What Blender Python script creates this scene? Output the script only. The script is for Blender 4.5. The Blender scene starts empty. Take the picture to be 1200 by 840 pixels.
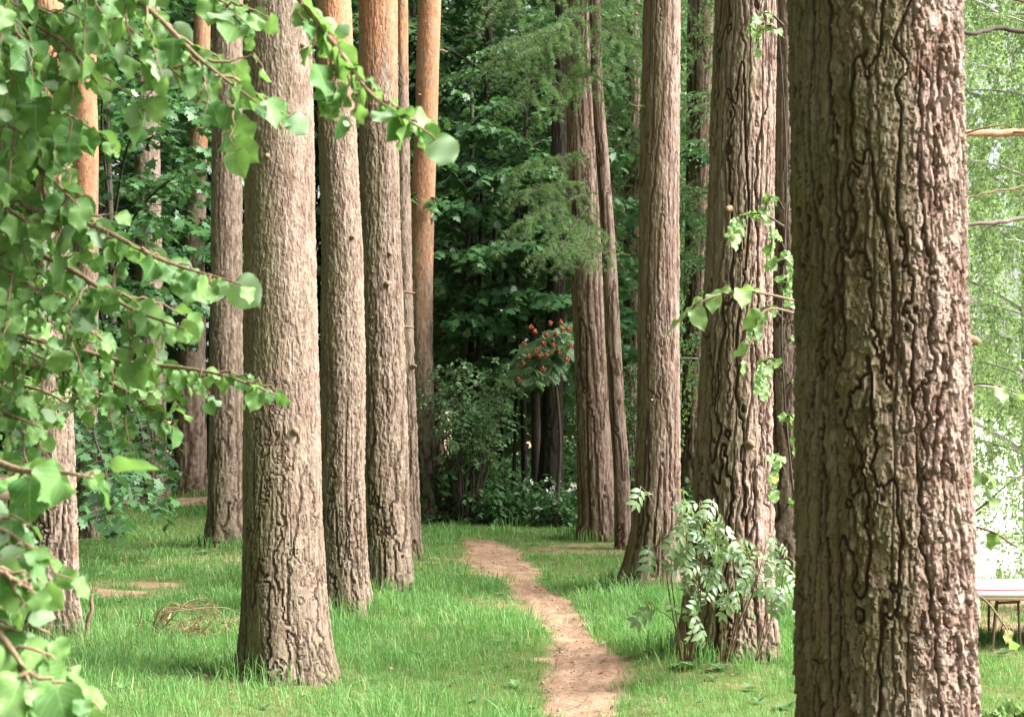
import bpy, math
import numpy as np

F = 1667.0; H = 1.5; HY = 480.0          # focal length in photo pixels, eye height, horizon row
RNG = np.random.default_rng(7)
S = bpy.context.scene
COL = S.collection
PI = math.pi

def P(px, py, d):
    """world point seen at photo pixel (px,py) at distance d"""
    return np.array([(px-600.0)*d/F, d, H-(py-HY)*d/F])

def unit(v):
    v = np.asarray(v, float)
    return v/np.maximum(np.linalg.norm(v, axis=-1, keepdims=True), 1e-9)

def sstep(a, b, x):
    t = np.clip((x-a)/(b-a), 0, 1)
    return t*t*(3-2*t)

# ------------------------------------------------------------------ noise
def hsh(ix, iy, iz=0, seed=0):
    with np.errstate(over='ignore'):
        h = (np.asarray(ix).astype(np.int64)*374761393 + np.asarray(iy).astype(np.int64)*668265263
             + np.asarray(iz).astype(np.int64)*2147483647 + seed*1274126177) & 0xffffffff
        h = ((h ^ (h >> 13))*1274126177) & 0xffffffff
        h = ((h ^ (h >> 16))*2246822519) & 0xffffffff
        h = h ^ (h >> 15)
    return (h & 0xffffff)/float(0x1000000)

def vn2(x, y, seed=0):
    x = np.asarray(x, float); y = np.asarray(y, float)
    ix = np.floor(x); iy = np.floor(y); fx = x-ix; fy = y-iy
    fx = fx*fx*(3-2*fx); fy = fy*fy*(3-2*fy)
    a = hsh(ix, iy, 0, seed); b = hsh(ix+1, iy, 0, seed); c = hsh(ix, iy+1, 0, seed); e = hsh(ix+1, iy+1, 0, seed)
    return ((a*(1-fx)+b*fx)*(1-fy)+(c*(1-fx)+e*fx)*fy)*2-1

def vn3(x, y, z, seed=0):
    x = np.asarray(x, float); y = np.asarray(y, float); z = np.asarray(z, float)
    ix = np.floor(x); iy = np.floor(y); iz = np.floor(z)
    fx = x-ix; fy = y-iy; fz = z-iz
    fx = fx*fx*(3-2*fx); fy = fy*fy*(3-2*fy); fz = fz*fz*(3-2*fz)
    r = 0
    for dx in (0, 1):
        for dy in (0, 1):
            for dz in (0, 1):
                w = (fx if dx else 1-fx)*(fy if dy else 1-fy)*(fz if dz else 1-fz)
                r = r + w*hsh(ix+dx, iy+dy, iz+dz, seed)
    return r*2-1

def pn3(x, y, z, seed=0):
    """gradient noise"""
    x = np.asarray(x, float); y = np.asarray(y, float); z = np.asarray(z, float)
    ix = np.floor(x); iy = np.floor(y); iz = np.floor(z); gx, gy, gz_ = x-ix, y-iy, z-iz
    ux = gx**3*(gx*(gx*6-15)+10); uy = gy**3*(gy*(gy*6-15)+10); uz = gz_**3*(gz_*(gz_*6-15)+10)
    r = 0
    for dx in (0, 1):
        for dy in (0, 1):
            for dz in (0, 1):
                k = hsh(ix+dx, iy+dy, iz+dz, seed)*2*PI; kz = hsh(ix+dx, iy+dy, iz+dz, seed+77)*2-1; kr = np.sqrt(1-kz*kz)
                w = (ux if dx else 1-ux)*(uy if dy else 1-uy)*(uz if dz else 1-uz)
                r = r + w*(np.cos(k)*kr*(gx-dx)+np.sin(k)*kr*(gy-dy)+kz*(gz_-dz))
    return r*1.6

def pvor(u, v, nu, seed=0):
    """voronoi, periodic in u with nu cells -> F1,F2,cell random"""
    iu = np.floor(u); iv = np.floor(v)
    f1 = np.full(u.shape, 9.0); f2 = np.full(u.shape, 9.0); rid = np.zeros(u.shape); dvv = np.zeros(u.shape)
    for du in (-1, 0, 1):
        for dv in (-1, 0, 1):
            cu = iu+du; cv = iv+dv; cm = np.mod(cu, nu)
            px = cu+0.1+0.8*hsh(cm, cv, 1, seed); py = cv+0.1+0.8*hsh(cm, cv, 2, seed)
            dd = np.hypot(px-u, py-v); rr = hsh(cm, cv, 3, seed)
            near = dd < f1
            f2 = np.where(near, f1, np.minimum(f2, dd))
            rid = np.where(near, rr, rid); dvv = np.where(near, v-py, dvv); f1 = np.where(near, dd, f1)
    return f1, f2, rid, dvv

# ------------------------------------------------------------------ objects
def tag(o, label=None, cat=None, group=None, kind=None):
    if label: o['label'] = label
    if cat: o['category'] = cat
    if group: o['group'] = group
    if kind: o['kind'] = kind
    return o

def empty(name, loc, label, cat, group=None):
    o = bpy.data.objects.new(name, None); COL.objects.link(o)
    o.location = [float(c) for c in loc]; o.empty_display_size = .2
    return tag(o, label, cat, group)

class MB:
    """collects triangles and quads, with per-vertex attributes, into one mesh"""
    def __init__(self): self.v = []; self.t = []; self.q = []; self.a = []; self.uv = []; self.n = 0
    def add(self, v, tris=None, quads=None, rnd=None, uv=None):
        v = np.asarray(v, float)
        if tris is not None and len(tris): self.t.append(np.asarray(tris, np.int64)+self.n)
        if quads is not None and len(quads): self.q.append(np.asarray(quads, np.int64)+self.n)
        self.v.append(v)
        self.a.append(np.zeros(len(v)) if rnd is None else np.broadcast_to(np.asarray(rnd, float), (len(v),)))
        self.uv.append(np.zeros((len(v), 2)) if uv is None else np.asarray(uv, float))
        self.n += len(v)
    def build(self, name, mat, parent=None, smooth=True, extra=None, origin=None):
        v = np.concatenate(self.v)
        if parent is not None and origin is None: v = v-np.array(parent_world(parent))
        if origin is not None: v = v-np.asarray(origin)
        t = np.concatenate(self.t) if self.t else np.zeros((0, 3), np.int64)
        q = np.concatenate(self.q) if self.q else np.zeros((0, 4), np.int64)
        me = bpy.data.meshes.new(name)
        me.vertices.add(len(v)); me.vertices.foreach_set('co', v.astype(np.float32).ravel())
        li = np.concatenate([t.ravel(), q.ravel()]).astype(np.int32)
        me.loops.add(len(li)); me.loops.foreach_set('vertex_index', li)
        st = np.concatenate([np.arange(len(t))*3, len(t)*3+np.arange(len(q))*4]).astype(np.int32)
        me.polygons.add(len(st)); me.polygons.foreach_set('loop_start', st)
        me.polygons.foreach_set('use_smooth', np.full(len(st), smooth, bool))
        at = me.attributes.new('rnd', 'FLOAT', 'POINT')
        at.data.foreach_set('value', np.concatenate(self.a).astype(np.float32))
        uv = np.concatenate(self.uv)
        if np.any(uv):
            at = me.attributes.new('luv', 'FLOAT2', 'POINT'); at.data.foreach_set('vector', uv.astype(np.float32).ravel())
        if extra is not None:
            at = me.attributes.new('bark', 'FLOAT_COLOR', 'POINT'); at.data.foreach_set('color', extra.astype(np.float32).ravel())
        me.materials.append(mat)
        me.update(calc_edges=True); me.validate()
        o = bpy.data.objects.new(name, me); COL.objects.link(o)
        if origin is not None: o.location = [float(c) for c in origin]
        if parent is not None: o.parent = parent
        return o

def parent_world(o):
    p = np.zeros(3)
    while o is not None: p = p+np.array(o.location); o = o.parent
    return p

def copy_tree(o, parent=None):
    c = o.copy(); COL.objects.link(c); c.parent = parent
    for ch in list(o.children): copy_tree(ch, c)
    return c

def tube(mb, pts, rad, sides=6, rnd=None, cap=True):
    pts = np.asarray(pts, float); n = len(pts); rad = np.broadcast_to(np.asarray(rad, float), (n,))
    tg = np.gradient(pts, axis=0); tg = unit(tg)
    ref = np.array([0, 0, 1.0]) if abs(tg[:, 2]).mean() < .8 else np.array([1.0, 0, 0])
    a = unit(np.cross(tg, ref)); b = np.cross(tg, a)
    th = np.arange(sides)*2*PI/sides
    ring = pts[:, None]+rad[:, None, None]*(a[:, None]*np.cos(th)[None, :, None]+b[:, None]*np.sin(th)[None, :, None])
    v = ring.reshape(-1, 3)
    i = np.arange(n-1)[:, None]*sides; j = np.arange(sides)[None]; k = (j+1) % sides
    q = np.stack([i+j, i+k, i+sides+k, i+sides+j], -1).reshape(-1, 4)
    t = None
    if cap:
        v = np.concatenate([v, pts[-1:]+tg[-1:]*rad[-1], pts[:1]-tg[:1]*rad[0]*.3])
        e = (n-1)*sides
        t = np.concatenate([np.stack([e+j[0], e+k[0], np.full(sides, n*sides)], -1),
                            np.stack([k[0], j[0], np.full(sides, n*sides+1)], -1)])
    mb.add(v, t, q, rnd)

def smooth_poly(ctrl, n):
    """Catmull-Rom through the control points"""
    c = np.asarray(ctrl, float)
    c = np.concatenate([2*c[:1]-c[1:2], c, 2*c[-1:]-c[-2:-1]])
    m = len(c)-3; t = np.linspace(0, m-1e-6, n); i = t.astype(int); f = (t-i)[:, None]
    p0, p1, p2, p3 = c[i], c[i+1], c[i+2], c[i+3]
    return .5*((2*p1)+(-p0+p2)*f+(2*p0-5*p1+4*p2-p3)*f**2+(-p0+3*p1-3*p2+p3)*f**3)

def box(mb, c, s, rot=None, rnd=0, bev=.006):
    """box with chamfered vertical and horizontal edges (24 vertices)"""
    c = np.asarray(c, float); h = np.asarray(s, float)/2; b = min(bev, h.min()*.45)
    vs = []; idx = {}
    for sx in (-1, 1):
        for sy in (-1, 1):
            for sz in (-1, 1):
                for ax in range(3):
                    p = np.array([sx, sy, sz])*(h-b); p[ax] = (sx, sy, sz)[ax]*h[ax]
                    idx[(sx, sy, sz, ax)] = len(vs); vs.append(p)
    v = np.array(vs)
    q = []; t = []
    R = (-1, 1)
    for ax in range(3):
        o1, o2 = [(1, 2), (2, 0), (0, 1)][ax]
        for s_ in R:
            f = []
            for (p, r) in ((-1, -1), (1, -1), (1, 1), (-1, 1)):
                k = [0, 0, 0]; k[ax] = s_; k[o1] = p; k[o2] = r; f.append(idx[(*k, ax)])
            q.append(f if s_ > 0 else f[::-1])
    for ax in range(3):
        o1, o2 = [(1, 2), (2, 0), (0, 1)][ax]
        for s1 in R:
            for s2 in R:
                def K(a, fax):
                    k = [0, 0, 0]; k[ax] = a; k[o1] = s1; k[o2] = s2; return idx[(*k, fax)]
                f = [K(-1, o1), K(1, o1), K(1, o2), K(-1, o2)]
                q.append(f if s1*s2 < 0 else f[::-1])
    for sx in R:
        for sy in R:
            for sz in R:
                f = [idx[(sx, sy, sz, a)] for a in range(3)]
                t.append(f if sx*sy*sz > 0 else f[::-1])
    if rot is not None: v = v@np.asarray(rot).T
    mb.add(v+c, t, q, rnd)

# ------------------------------------------------------------------ leaves
def blade_template(half, fold=.18, curl=.2, wave=0.):
    """leaf outline given as (x,y) points of the right half, base to tip, around a midrib"""
    half = np.array(half, float); n = len(half)
    ys = half[:, 1]; mr = np.stack([np.zeros(n), np.clip(ys, 0, 1)], -1)
    v2 = [(0, 0)]; v2 += [tuple(m) for m in mr]; v2 += [(0, 1)]
    R0 = len(v2); v2 += [tuple(h) for h in half]; L0 = len(v2); v2 += [(-h[0], h[1]) for h in half]
    tr = []
    def strip(o, flip):
        rows = [(0, 0)]+[(1+i, o+i) for i in range(n)]+[(n+1, n+1)]
        for (a, b), (c, d_) in zip(rows[:-1], rows[1:]):
            for t in ((a, b, d_), (a, d_, c)):
                if len(set(t)) == 3: tr.append(t if not flip else t[::-1])
    strip(R0, False); strip(L0, True)
    v2 = np.array(v2, float)
    z = fold*np.abs(v2[:, 0])-curl*v2[:, 1]**2+wave*np.sin(v2[:, 1]*9)*np.abs(v2[:, 0])*2
    return np.column_stack([v2, z]), np.array(tr)

ROUND = [(.13, -.075), (.28, -.065), (.41, .02), (.49, .15), (.515, .32), (.49, .49), (.42, .65), (.31, .76), (.18, .85), (.07, .915)]
_q = np.linspace(0, len(ROUND)-1, 19); _r = np.array(ROUND); ROUND = [(float(np.interp(q, range(len(_r)), _r[:, 0]))*(1+(.035 if i % 2 else -.02)), float(np.interp(q, range(len(_r)), _r[:, 1]))+(.012 if i % 2 else 0)) for i, q in enumerate(_q)]
LIMES = [blade_template(ROUND, .20, .25, .10), blade_template(ROUND, .05, .42, .16), blade_template(ROUND, .42, .12, .05), blade_template(ROUND, -.12, .30, .18)]
LIME = LIMES[0]
def scatter_mix(mb, tmpls, p, a, n, size, rnd, wid=None):
    k = np.arange(len(p)) % len(tmpls); size = np.broadcast_to(np.asarray(size, float), (len(p),))
    for i, t in enumerate(tmpls): scatter(mb, t, p[k == i], a[k == i], n[k == i], size[k == i], rnd[k == i], wid)
OVAL = blade_template([(.20, .25), (.24, .5), (.13, .8)], .25, .18)
LANCE = blade_template([(.13, .22), (.17, .48), (.10, .76)], .3, .25)
DIAM = (np.array([[0, 0, 0], [.32, .45, .08], [0, 1, -.1], [-.32, .45, .08]]), np.array([[0, 1, 2], [0, 2, 3]]))
def maple_template():
    r = [(.12, .06), (.40, -.06), (.34, .16), (.60, .40), (.34, .44), (.26, .62), (.30, .78), (.12, .74)]
    o = [(0, 0)]+r+[(0, 1)]+[(-x, y) for x, y in r[::-1]]
    v = np.array([(0, .34)]+o); n = len(o)
    z = .12*np.abs(v[:, 0])-.2*v[:, 1]**2-.25*v[:, 0]**2
    return np.column_stack([v, z]), np.array([(0, 1+i, 1+(i+1) % n) for i in range(n)])
MAPLE = maple_template()
def compound(leaflet, pairs=3, size=.42, wid=.9, droop=.25):
    vs = []; ts = []; n = 0
    spots = [(y, s) for y in np.linspace(.22, .78, pairs) for s in (-1, 1)]+[(.72, 0)]
    for y, s in spots:
        v = leaflet[0]*np.array([wid, 1, 1])*size
        a = -s*math.radians(62); c, sn = math.cos(a), math.sin(a)
        v = np.column_stack([v[:, 0]*c-v[:, 1]*sn, v[:, 0]*sn+v[:, 1]*c, v[:, 2]])
        v[:, 1] += y; v[:, 2] -= droop*v[:, 1]**2+.25*np.abs(v[:, 0])**1.5
        vs.append(v); ts.append(leaflet[1]+n); n += len(v)
    # thin rachis
    v = np.array([[-.008, 0, 0], [.008, 0, 0], [0, .75, -droop*.56]]); vs.append(v); ts.append(np.array([[0, 1, 2]])+n)
    return np.concatenate(vs), np.concatenate(ts)
ASH = compound(OVAL, 3, .42, 1.0)
ROWANLEAF = compound(DIAM, 4, .40, 1.0)
def tuft_template(n=9, w=.05):
    rg = np.random.default_rng(3); vs = []; ts = []
    for i in range(n):
        a = i*2.4; e = rg.uniform(-.1, .9)
        d = np.array([math.cos(a)*math.cos(e), math.sin(e)*.7+.35, math.sin(a)*math.cos(e)]); d /= np.linalg.norm(d)
        s = unit(np.cross(d, [0.3, .2, 1]))*w
        vs += [-s, s, d]; ts.append((3*i, 3*i+1, 3*i+2))
    return np.array(vs), np.array(ts)
TUFT = tuft_template()

def scatter(mb, tmpl, pos, axis, nor, size, rnd, wid=None):
    pos = np.asarray(pos, float); m = len(pos)
    if m == 0: return
    y = unit(axis); x = unit(np.cross(y, nor)); z = np.cross(x, y)
    size = np.broadcast_to(np.asarray(size, float), (m,))
    v0 = tmpl[0]; k = len(v0)
    sx = size if wid is None else size*wid
    v = pos[:, None]+v0[None, :, 0:1]*(x*sx[:, None])[:, None]+v0[None, :, 1:2]*(y*size[:, None])[:, None]+v0[None, :, 2:3]*(z*size[:, None])[:, None]
    t = tmpl[1][None]+(np.arange(m)*k)[:, None, None]
    uv = np.tile(v0[:, :2]+np.array([10, 0]), (m, 1))
    mb.add(v.reshape(-1, 3), t.reshape(-1, 3), None, np.repeat(rnd, k), uv)

# ------------------------------------------------------------------ materials
def new_mat(name):
    m = bpy.data.materials.new(name); m.use_nodes = True
    nt = m.node_tree; nt.nodes.clear()
    out = nt.nodes.new('ShaderNodeOutputMaterial')
    return m, nt, out
def nd(nt, typ, **kw):
    n = nt.nodes.new(typ)
    for k, v in kw.items():
        if k.startswith('i_'): n.inputs[k[2:].replace('_', ' ')].default_value = v
        else: setattr(n, k, v)
    return n
def mixc(nt, fac, a, b, typ='MIX'):
    n = nt.nodes.new('ShaderNodeMix'); n.data_type = 'RGBA'; n.blend_type = typ
    for s, val in ((0, fac), (6, a), (7, b)):
        if hasattr(val, 'is_linked') or hasattr(val, 'links'): nt.links.new(val, n.inputs[s])
        else: n.inputs[s].default_value = val if s == 0 else (*val, 1)
    return n.outputs[2]
def mth(nt, op, a, b=0., clamp=False):
    n = nt.nodes.new('ShaderNodeMath'); n.operation = op; n.use_clamp = clamp
    for s, val in ((0, a), (1, b)):
        if hasattr(val, 'links'): nt.links.new(val, n.inputs[s])
        else: n.inputs[s].default_value = val
    return n.outputs[0]
def mapr(nt, val, a, b, c=0., e=1.):
    n = nt.nodes.new('ShaderNodeMapRange'); nt.links.new(val, n.inputs[0])
    for i, q in enumerate((a, b, c, e)): n.inputs[1+i].default_value = q
    return n.outputs[0]
def attr(nt, name):
    n = nt.nodes.new('ShaderNodeAttribute'); n.attribute_name = name; return n
def coords(nt, scale=(1, 1, 1)):
    tc = nt.nodes.new('ShaderNodeTexCoord'); mp = nt.nodes.new('ShaderNodeMapping'); mp.inputs['Scale'].default_value = scale
    nt.links.new(tc.outputs['Object'], mp.inputs[0]); return mp.outputs[0]
def noise(nt, vec, scale, detail=3., rough=.55):
    n = nt.nodes.new('ShaderNodeTexNoise'); n.inputs['Scale'].default_value = scale; n.inputs['Detail'].default_value = detail
    n.inputs['Roughness'].default_value = rough; nt.links.new(vec, n.inputs['Vector']); return n.outputs[0]
def principled(nt, out, col, rough=.8, spec=.3, bump=None, bstr=.3, bdist=.01):
    p = nt.nodes.new('ShaderNodeBsdfPrincipled')
    if hasattr(col, 'links'): nt.links.new(col, p.inputs['Base Color'])
    else: p.inputs['Base Color'].default_value = (*col, 1)
    p.inputs['Roughness'].default_value = rough; p.inputs['Specular IOR Level'].default_value = spec
    if bump is not None:
        b = nt.nodes.new('ShaderNodeBump'); b.inputs['Strength'].default_value = bstr; b.inputs['Distance'].default_value = bdist
        nt.links.new(bump, b.inputs['Height']); nt.links.new(b.outputs[0], p.inputs['Normal'])
    nt.links.new(p.outputs[0], out.inputs[0]); return p

def bark_mat(name, fiss, plate, plate2, moss, upper, upper2):
    m, nt, out = new_mat(name)
    a = attr(nt, 'bark'); sp = nd(nt, 'ShaderNodeSeparateColor'); nt.links.new(a.outputs['Color'], sp.inputs[0])
    v1 = coords(nt, (1, 1, .35)); n1 = noise(nt, v1, 22, 5, .65); n2 = noise(nt, coords(nt, (1, 1, .3)), 75, 4, .6); n3 = noise(nt, coords(nt), 3.2, 3)
    base = mixc(nt, mapr(nt, n1, .35, .68), plate, plate2)
    base = mixc(nt, mapr(nt, sp.outputs[1], .46, .16, 0, .6), base, [plate[0]*.66, plate[1]*.58, plate[2]*.52])
    base = mixc(nt, mapr(nt, sp.outputs[1], .5, .85, 0, .6), base, [c*1.18 for c in plate2])
    base = mixc(nt, mapr(nt, n2, .52, .72, 0, .35), base, [min(c*1.12, .62) for c in plate2])
    mo = mth(nt, 'MULTIPLY', a.outputs['Alpha'], mapr(nt, n1, .25, .5), True)
    base = mixc(nt, mo, base, moss)
    up = mixc(nt, mapr(nt, n1, .3, .7), upper, upper2)
    up = mixc(nt, mapr(nt, n2, .5, .65, 0, .55), up, [c*.55 for c in upper])
    up = mixc(nt, mapr(nt, sp.outputs[1], .5, .75, 0, .7), up, [.17, .085, .05])
    base = mixc(nt, sp.outputs[2], base, up)
    base = mixc(nt, mapr(nt, noise(nt, coords(nt, (1, 1, .4)), 6.5, 4, .6), .48, .66, 0, .38), base, [plate2[0]*.78, plate2[1]*.86, plate2[2]*.74])
    fm = mth(nt, 'SUBTRACT', 1., sp.outputs[0], True)
    base = mixc(nt, mapr(nt, fm, .12, .8, 0, .84), base, fiss)
    base = mixc(nt, mapr(nt, n3, .3, .75, 0, .35), base, [c*.7 for c in plate])
    principled(nt, out, base, .95, .08, n2, .6, .012)
    return m

def leaf_mat(name, dark, light, under, tr=.35, spec=.35, rough=.45, yellow=None, veins=False):
    m, nt, out = new_mat(name)
    r = attr(nt, 'rnd').outputs['Fac']
    col = mixc(nt, mapr(nt, r, 0, 1), dark, light)
    if yellow is not None: col = mixc(nt, mapr(nt, r, .955, .975, 0, .75), col, yellow)
    if veins:
        a = attr(nt, 'luv'); sx = nd(nt, 'ShaderNodeSeparateXYZ'); nt.links.new(a.outputs['Vector'], sx.inputs[0])
        xx = mth(nt, 'ABSOLUTE', mth(nt, 'SUBTRACT', sx.outputs[0], 10.))
        w = mth(nt, 'SUBTRACT', sx.outputs[1], mth(nt, 'MULTIPLY', xx, .9))
        st = mth(nt, 'ABSOLUTE', mth(nt, 'SINE', mth(nt, 'MULTIPLY', w, 21.)))
        ve = mth(nt, 'MAXIMUM', mapr(nt, st, .0, .28, 1, 0), mapr(nt, xx, .008, .03, 1, 0))
        col = mixc(nt, mth(nt, 'MULTIPLY', ve, .4), col, [min(1, c*1.5+.02) for c in light])
        n = noise(nt, coords(nt), 60, 3); col = mixc(nt, mapr(nt, n, .45, .75, 0, .4), col, [c*.7 for c in dark])
    g = nd(nt, 'ShaderNodeNewGeometry')
    col2 = mixc(nt, g.outputs['Backfacing'], col, mixc(nt, r, [c*.85 for c in under], under))
    p = nd(nt, 'ShaderNodeBsdfPrincipled'); p.inputs['Roughness'].default_value = rough; p.inputs['Specular IOR Level'].default_value = spec
    nt.links.new(col2, p.inputs['Base Color'])
    t = nd(nt, 'ShaderNodeBsdfTranslucent'); nt.links.new(mixc(nt, .55, col, [light[0]*1.25, light[1]*1.4, light[2]*.7]), t.inputs[0])
    mx = nd(nt, 'ShaderNodeMixShader'); mx.inputs[0].default_value = tr
    nt.links.new(p.outputs[0], mx.inputs[1]); nt.links.new(t.outputs[0], mx.inputs[2]); nt.links.new(mx.outputs[0], out.inputs[0])
    return m

def plain_mat(name, c1, c2, scale=20, rough=.8, spec=.3, bstr=.3, stretch=(1, 1, 1)):
    m, nt, out = new_mat(name); n = noise(nt, coords(nt, stretch), scale, 5, .6)
    principled(nt, out, mixc(nt, mapr(nt, n, .3, .7), c1, c2), rough, spec, n, bstr, .008); return m

M = {}
M['pine'] = bark_mat('pine_bark', (.030, .017, .011), (.122, .079, .055), (.285, .222, .180), (.095, .098, .034), (.34, .145, .070), (.43, .24, .142))
M['larch'] = bark_mat('larch_bark', (.028, .013, .009), (.140, .082, .059), (.315, .240, .207), (.078, .080, .026), (.30, .2, .16), (.36, .26, .22))
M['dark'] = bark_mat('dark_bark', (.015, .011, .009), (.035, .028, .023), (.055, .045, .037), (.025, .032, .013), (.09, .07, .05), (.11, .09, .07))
M['twig'] = plain_mat('twig_bark', (.13, .085, .05), (.24, .17, .11), 60, .85, .2, .4, (1, 1, .3))
M['redtwig'] = plain_mat('young_pine_bark', (.27, .125, .07), (.38, .22, .14), 40, .8, .2, .5, (.3, 1, 1))
M['greytwig'] = plain_mat('dead_branch', (.12, .10, .08), (.20, .17, .14), 50, .9, .15, .4, (.3, 1, 1))
M['birch'] = plain_mat('birch_bark', (.55, .52, .48), (.16, .14, .12), 6, .7, .3, .3, (.6, .6, 2.5))
M['lime'] = leaf_mat('lime_leaf', (.045, .130, .036), (.20, .335, .105), (.27, .38, .22), .40, .30, .48, None, True)
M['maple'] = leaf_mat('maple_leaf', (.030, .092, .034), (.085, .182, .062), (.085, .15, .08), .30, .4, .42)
M['bush'] = leaf_mat('bush_leaf', (.065, .145, .055), (.14, .25, .10), (.11, .18, .10), .30, .35, .45)
M['bushlight'] = leaf_mat('airy_bush_leaf', (.085, .17, .07), (.17, .28, .12), (.15, .25, .13), .35, .35, .45)
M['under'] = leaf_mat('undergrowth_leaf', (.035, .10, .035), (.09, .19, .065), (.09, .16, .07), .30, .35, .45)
M['birchleaf'] = leaf_mat('birch_leaf', (.11, .20, .07), (.24, .34, .15), (.22, .31, .15), .50, .35, .45)
M['ash'] = leaf_mat('pale_shrub_leaf', (.068, .145, .048), (.225, .295, .145), (.24, .29, .17), .30, .5, .38)
M['young'] = leaf_mat('young_leaf', (.09, .17, .045), (.20, .30, .10), (.2, .28, .13), .42, .35, .45, (.45, .4, .12), True)
M['rowan'] = leaf_mat('rowan_leaf', (.075, .15, .065), (.16, .25, .12), (.15, .22, .12), .3, .35, .45)
M['needle'] = leaf_mat('larch_needle', (.080, .165, .058), (.185, .29, .105), (.13, .22, .09), .34, .25, .5)
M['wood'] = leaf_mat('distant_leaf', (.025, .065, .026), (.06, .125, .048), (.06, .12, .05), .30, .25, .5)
M['grass'] = leaf_mat('grass_blade', (.072, .182, .046), (.178, .338, .104), (.14, .27, .085), .35, .30, .5, (.40, .33, .17))
M['drygrass'] = leaf_mat('dry_grass', (.17, .105, .055), (.31, .22, .125), (.28, .20, .11), .2, .25, .5)
M['litter'] = leaf_mat('fallen_leaf', (.09, .05, .028), (.27, .165, .09), (.28, .18, .1), .1, .25, .6)
M['berry'] = plain_mat('rowan_berry', (.24, .036, .012), (.33, .072, .02), 40, .4, .5, .05)
M['petal'] = plain_mat('white_petal', (.75, .75, .68), (.82, .82, .78), 40, .6, .3, .05)
M['stone'] = plain_mat('pebble', (.22, .15, .11), (.34, .25, .20), 30, .85, .25, .3)
M['gravel'] = plain_mat('pale_gravel', (.60, .56, .50), (.72, .69, .64), 9, .9, .2, .5)
M['bench'] = plain_mat('weathered_wood', (.16, .11, .075), (.28, .21, .15), 14, .8, .25, .4, (.1, 1, 1))
M['tabletop'] = plain_mat('white_tabletop', (.50, .48, .45), (.66, .64, .61), 5, .6, .4, .1)
M['edge'] = plain_mat('chipboard_edge', (.33, .22, .14), (.48, .36, .26), 70, .8, .2, .2)
M['metal'] = plain_mat('rusty_metal', (.075, .05, .04), (.15, .09, .06), 30, .6, .5, .2)
M['cord'] = plain_mat('red_cord', (.45, .05, .06), (.55, .09, .09), 90, .7, .3, .2)
M['seedling'] = M['young']

# ------------------------------------------------------------------ ground, path
PY = np.array([625, 634, 642, 652, 668, 682, 695, 712, 725, 736, 750, 770, 790, 815, 840, 920, 1100, 1500.])
PC = np.array([556, 566, 574, 582, 598, 616, 634, 650, 660, 668, 676, 682, 680, 676, 678, 700, 760, 900.])
PW = np.array([14, 26, 34, 36, 34, 19, 30, 34, 31, 22, 33, 42, 48, 48, 40, 60, 90, 140.])
PD = H*F/(PY-HY); _o = np.argsort(PD)
def path_c(y): return np.interp(y, PD[_o], ((PC-600)*PD/F)[_o])
def path_w(y): return np.interp(y, PD[_o], (PW*PD/F)[_o])
def gz(x, y):
    x = np.asarray(x, float); y = np.asarray(y, float)
    g = .045*vn2(x*.45+3.1, y*.45, 11)+.02*vn2(x*1.1, y*1.1+7, 12)
    near = np.exp(-(((x-1.15)/.45)**2+((y-8.4)/.4)**2))*.09            # mound round the larch behind the shrub
    pth = -.035*np.exp(-((x-path_c(y))/(path_w(y)*1.1))**2)*(y < 18)
    fade = np.clip(1-(np.hypot(x, y-10)-16)/20, 0, 1)
    return (g+near+pth)*fade
def pix_ground(px, py):
    d = H*F/(py-HY); return (px-600)*d/F, d
def blob(x, y, px, py, rx, ry):
    cx, cy = pix_ground(px, py); return np.exp(-(((x-cx)/rx)**2+((y-cy)/ry)**2)**1.5)
def bare(x, y):
    n = vn2(x*2.6, y*1.5, 21)*.85+vn2(x*7, y*6, 22)*.6
    q = np.abs(x-path_c(y))/path_w(y)+n*.60
    b = (1-sstep(.2, 1.6, q))*(1-sstep(16.3, 17.2, y))*(.95+.25*vn2(x*4, y*3, 27))
    n2 = .75+.5*vn2(x*3, y*3, 23)
    b = np.maximum(b, blob(x, y, 162, 690, .60, .55)*n2)
    b = np.maximum(b, blob(x, y, 262, 655, .45, .5)*n2*.7)
    b = np.maximum(b, blob(x, y, 700, 640, .75, .7)*n2*.85)
    for px, py in ((338, 788), (405, 714), (455, 692), (266, 640), (765, 690), (850, 776), (66, 740), (483, 651), (500, 608)):
        b = np.maximum(b, blob(x, y, px, py, .46, .46)*(.62+.5*vn2(x*5, y*5, 28)))
    b = np.maximum(b, blob(x, y, 735, 792, .22, .18)*n2)
    b = np.maximum(b, blob(x, y, 570, 702, .35, .6)*n2*.5)
    b = np.maximum(b, sstep(2.35, 3.4, x+vn2(x, y, 25)*.4)*sstep(5, 8, y)*.72*n2)
    b = np.maximum(b, sstep(20, 24, y)*.8)
    b = np.maximum(b, .30*sstep(.2, .6, vn2(x*1.5+5, y*1.0, 26)))
    return np.clip(b, 0, 1)

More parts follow.
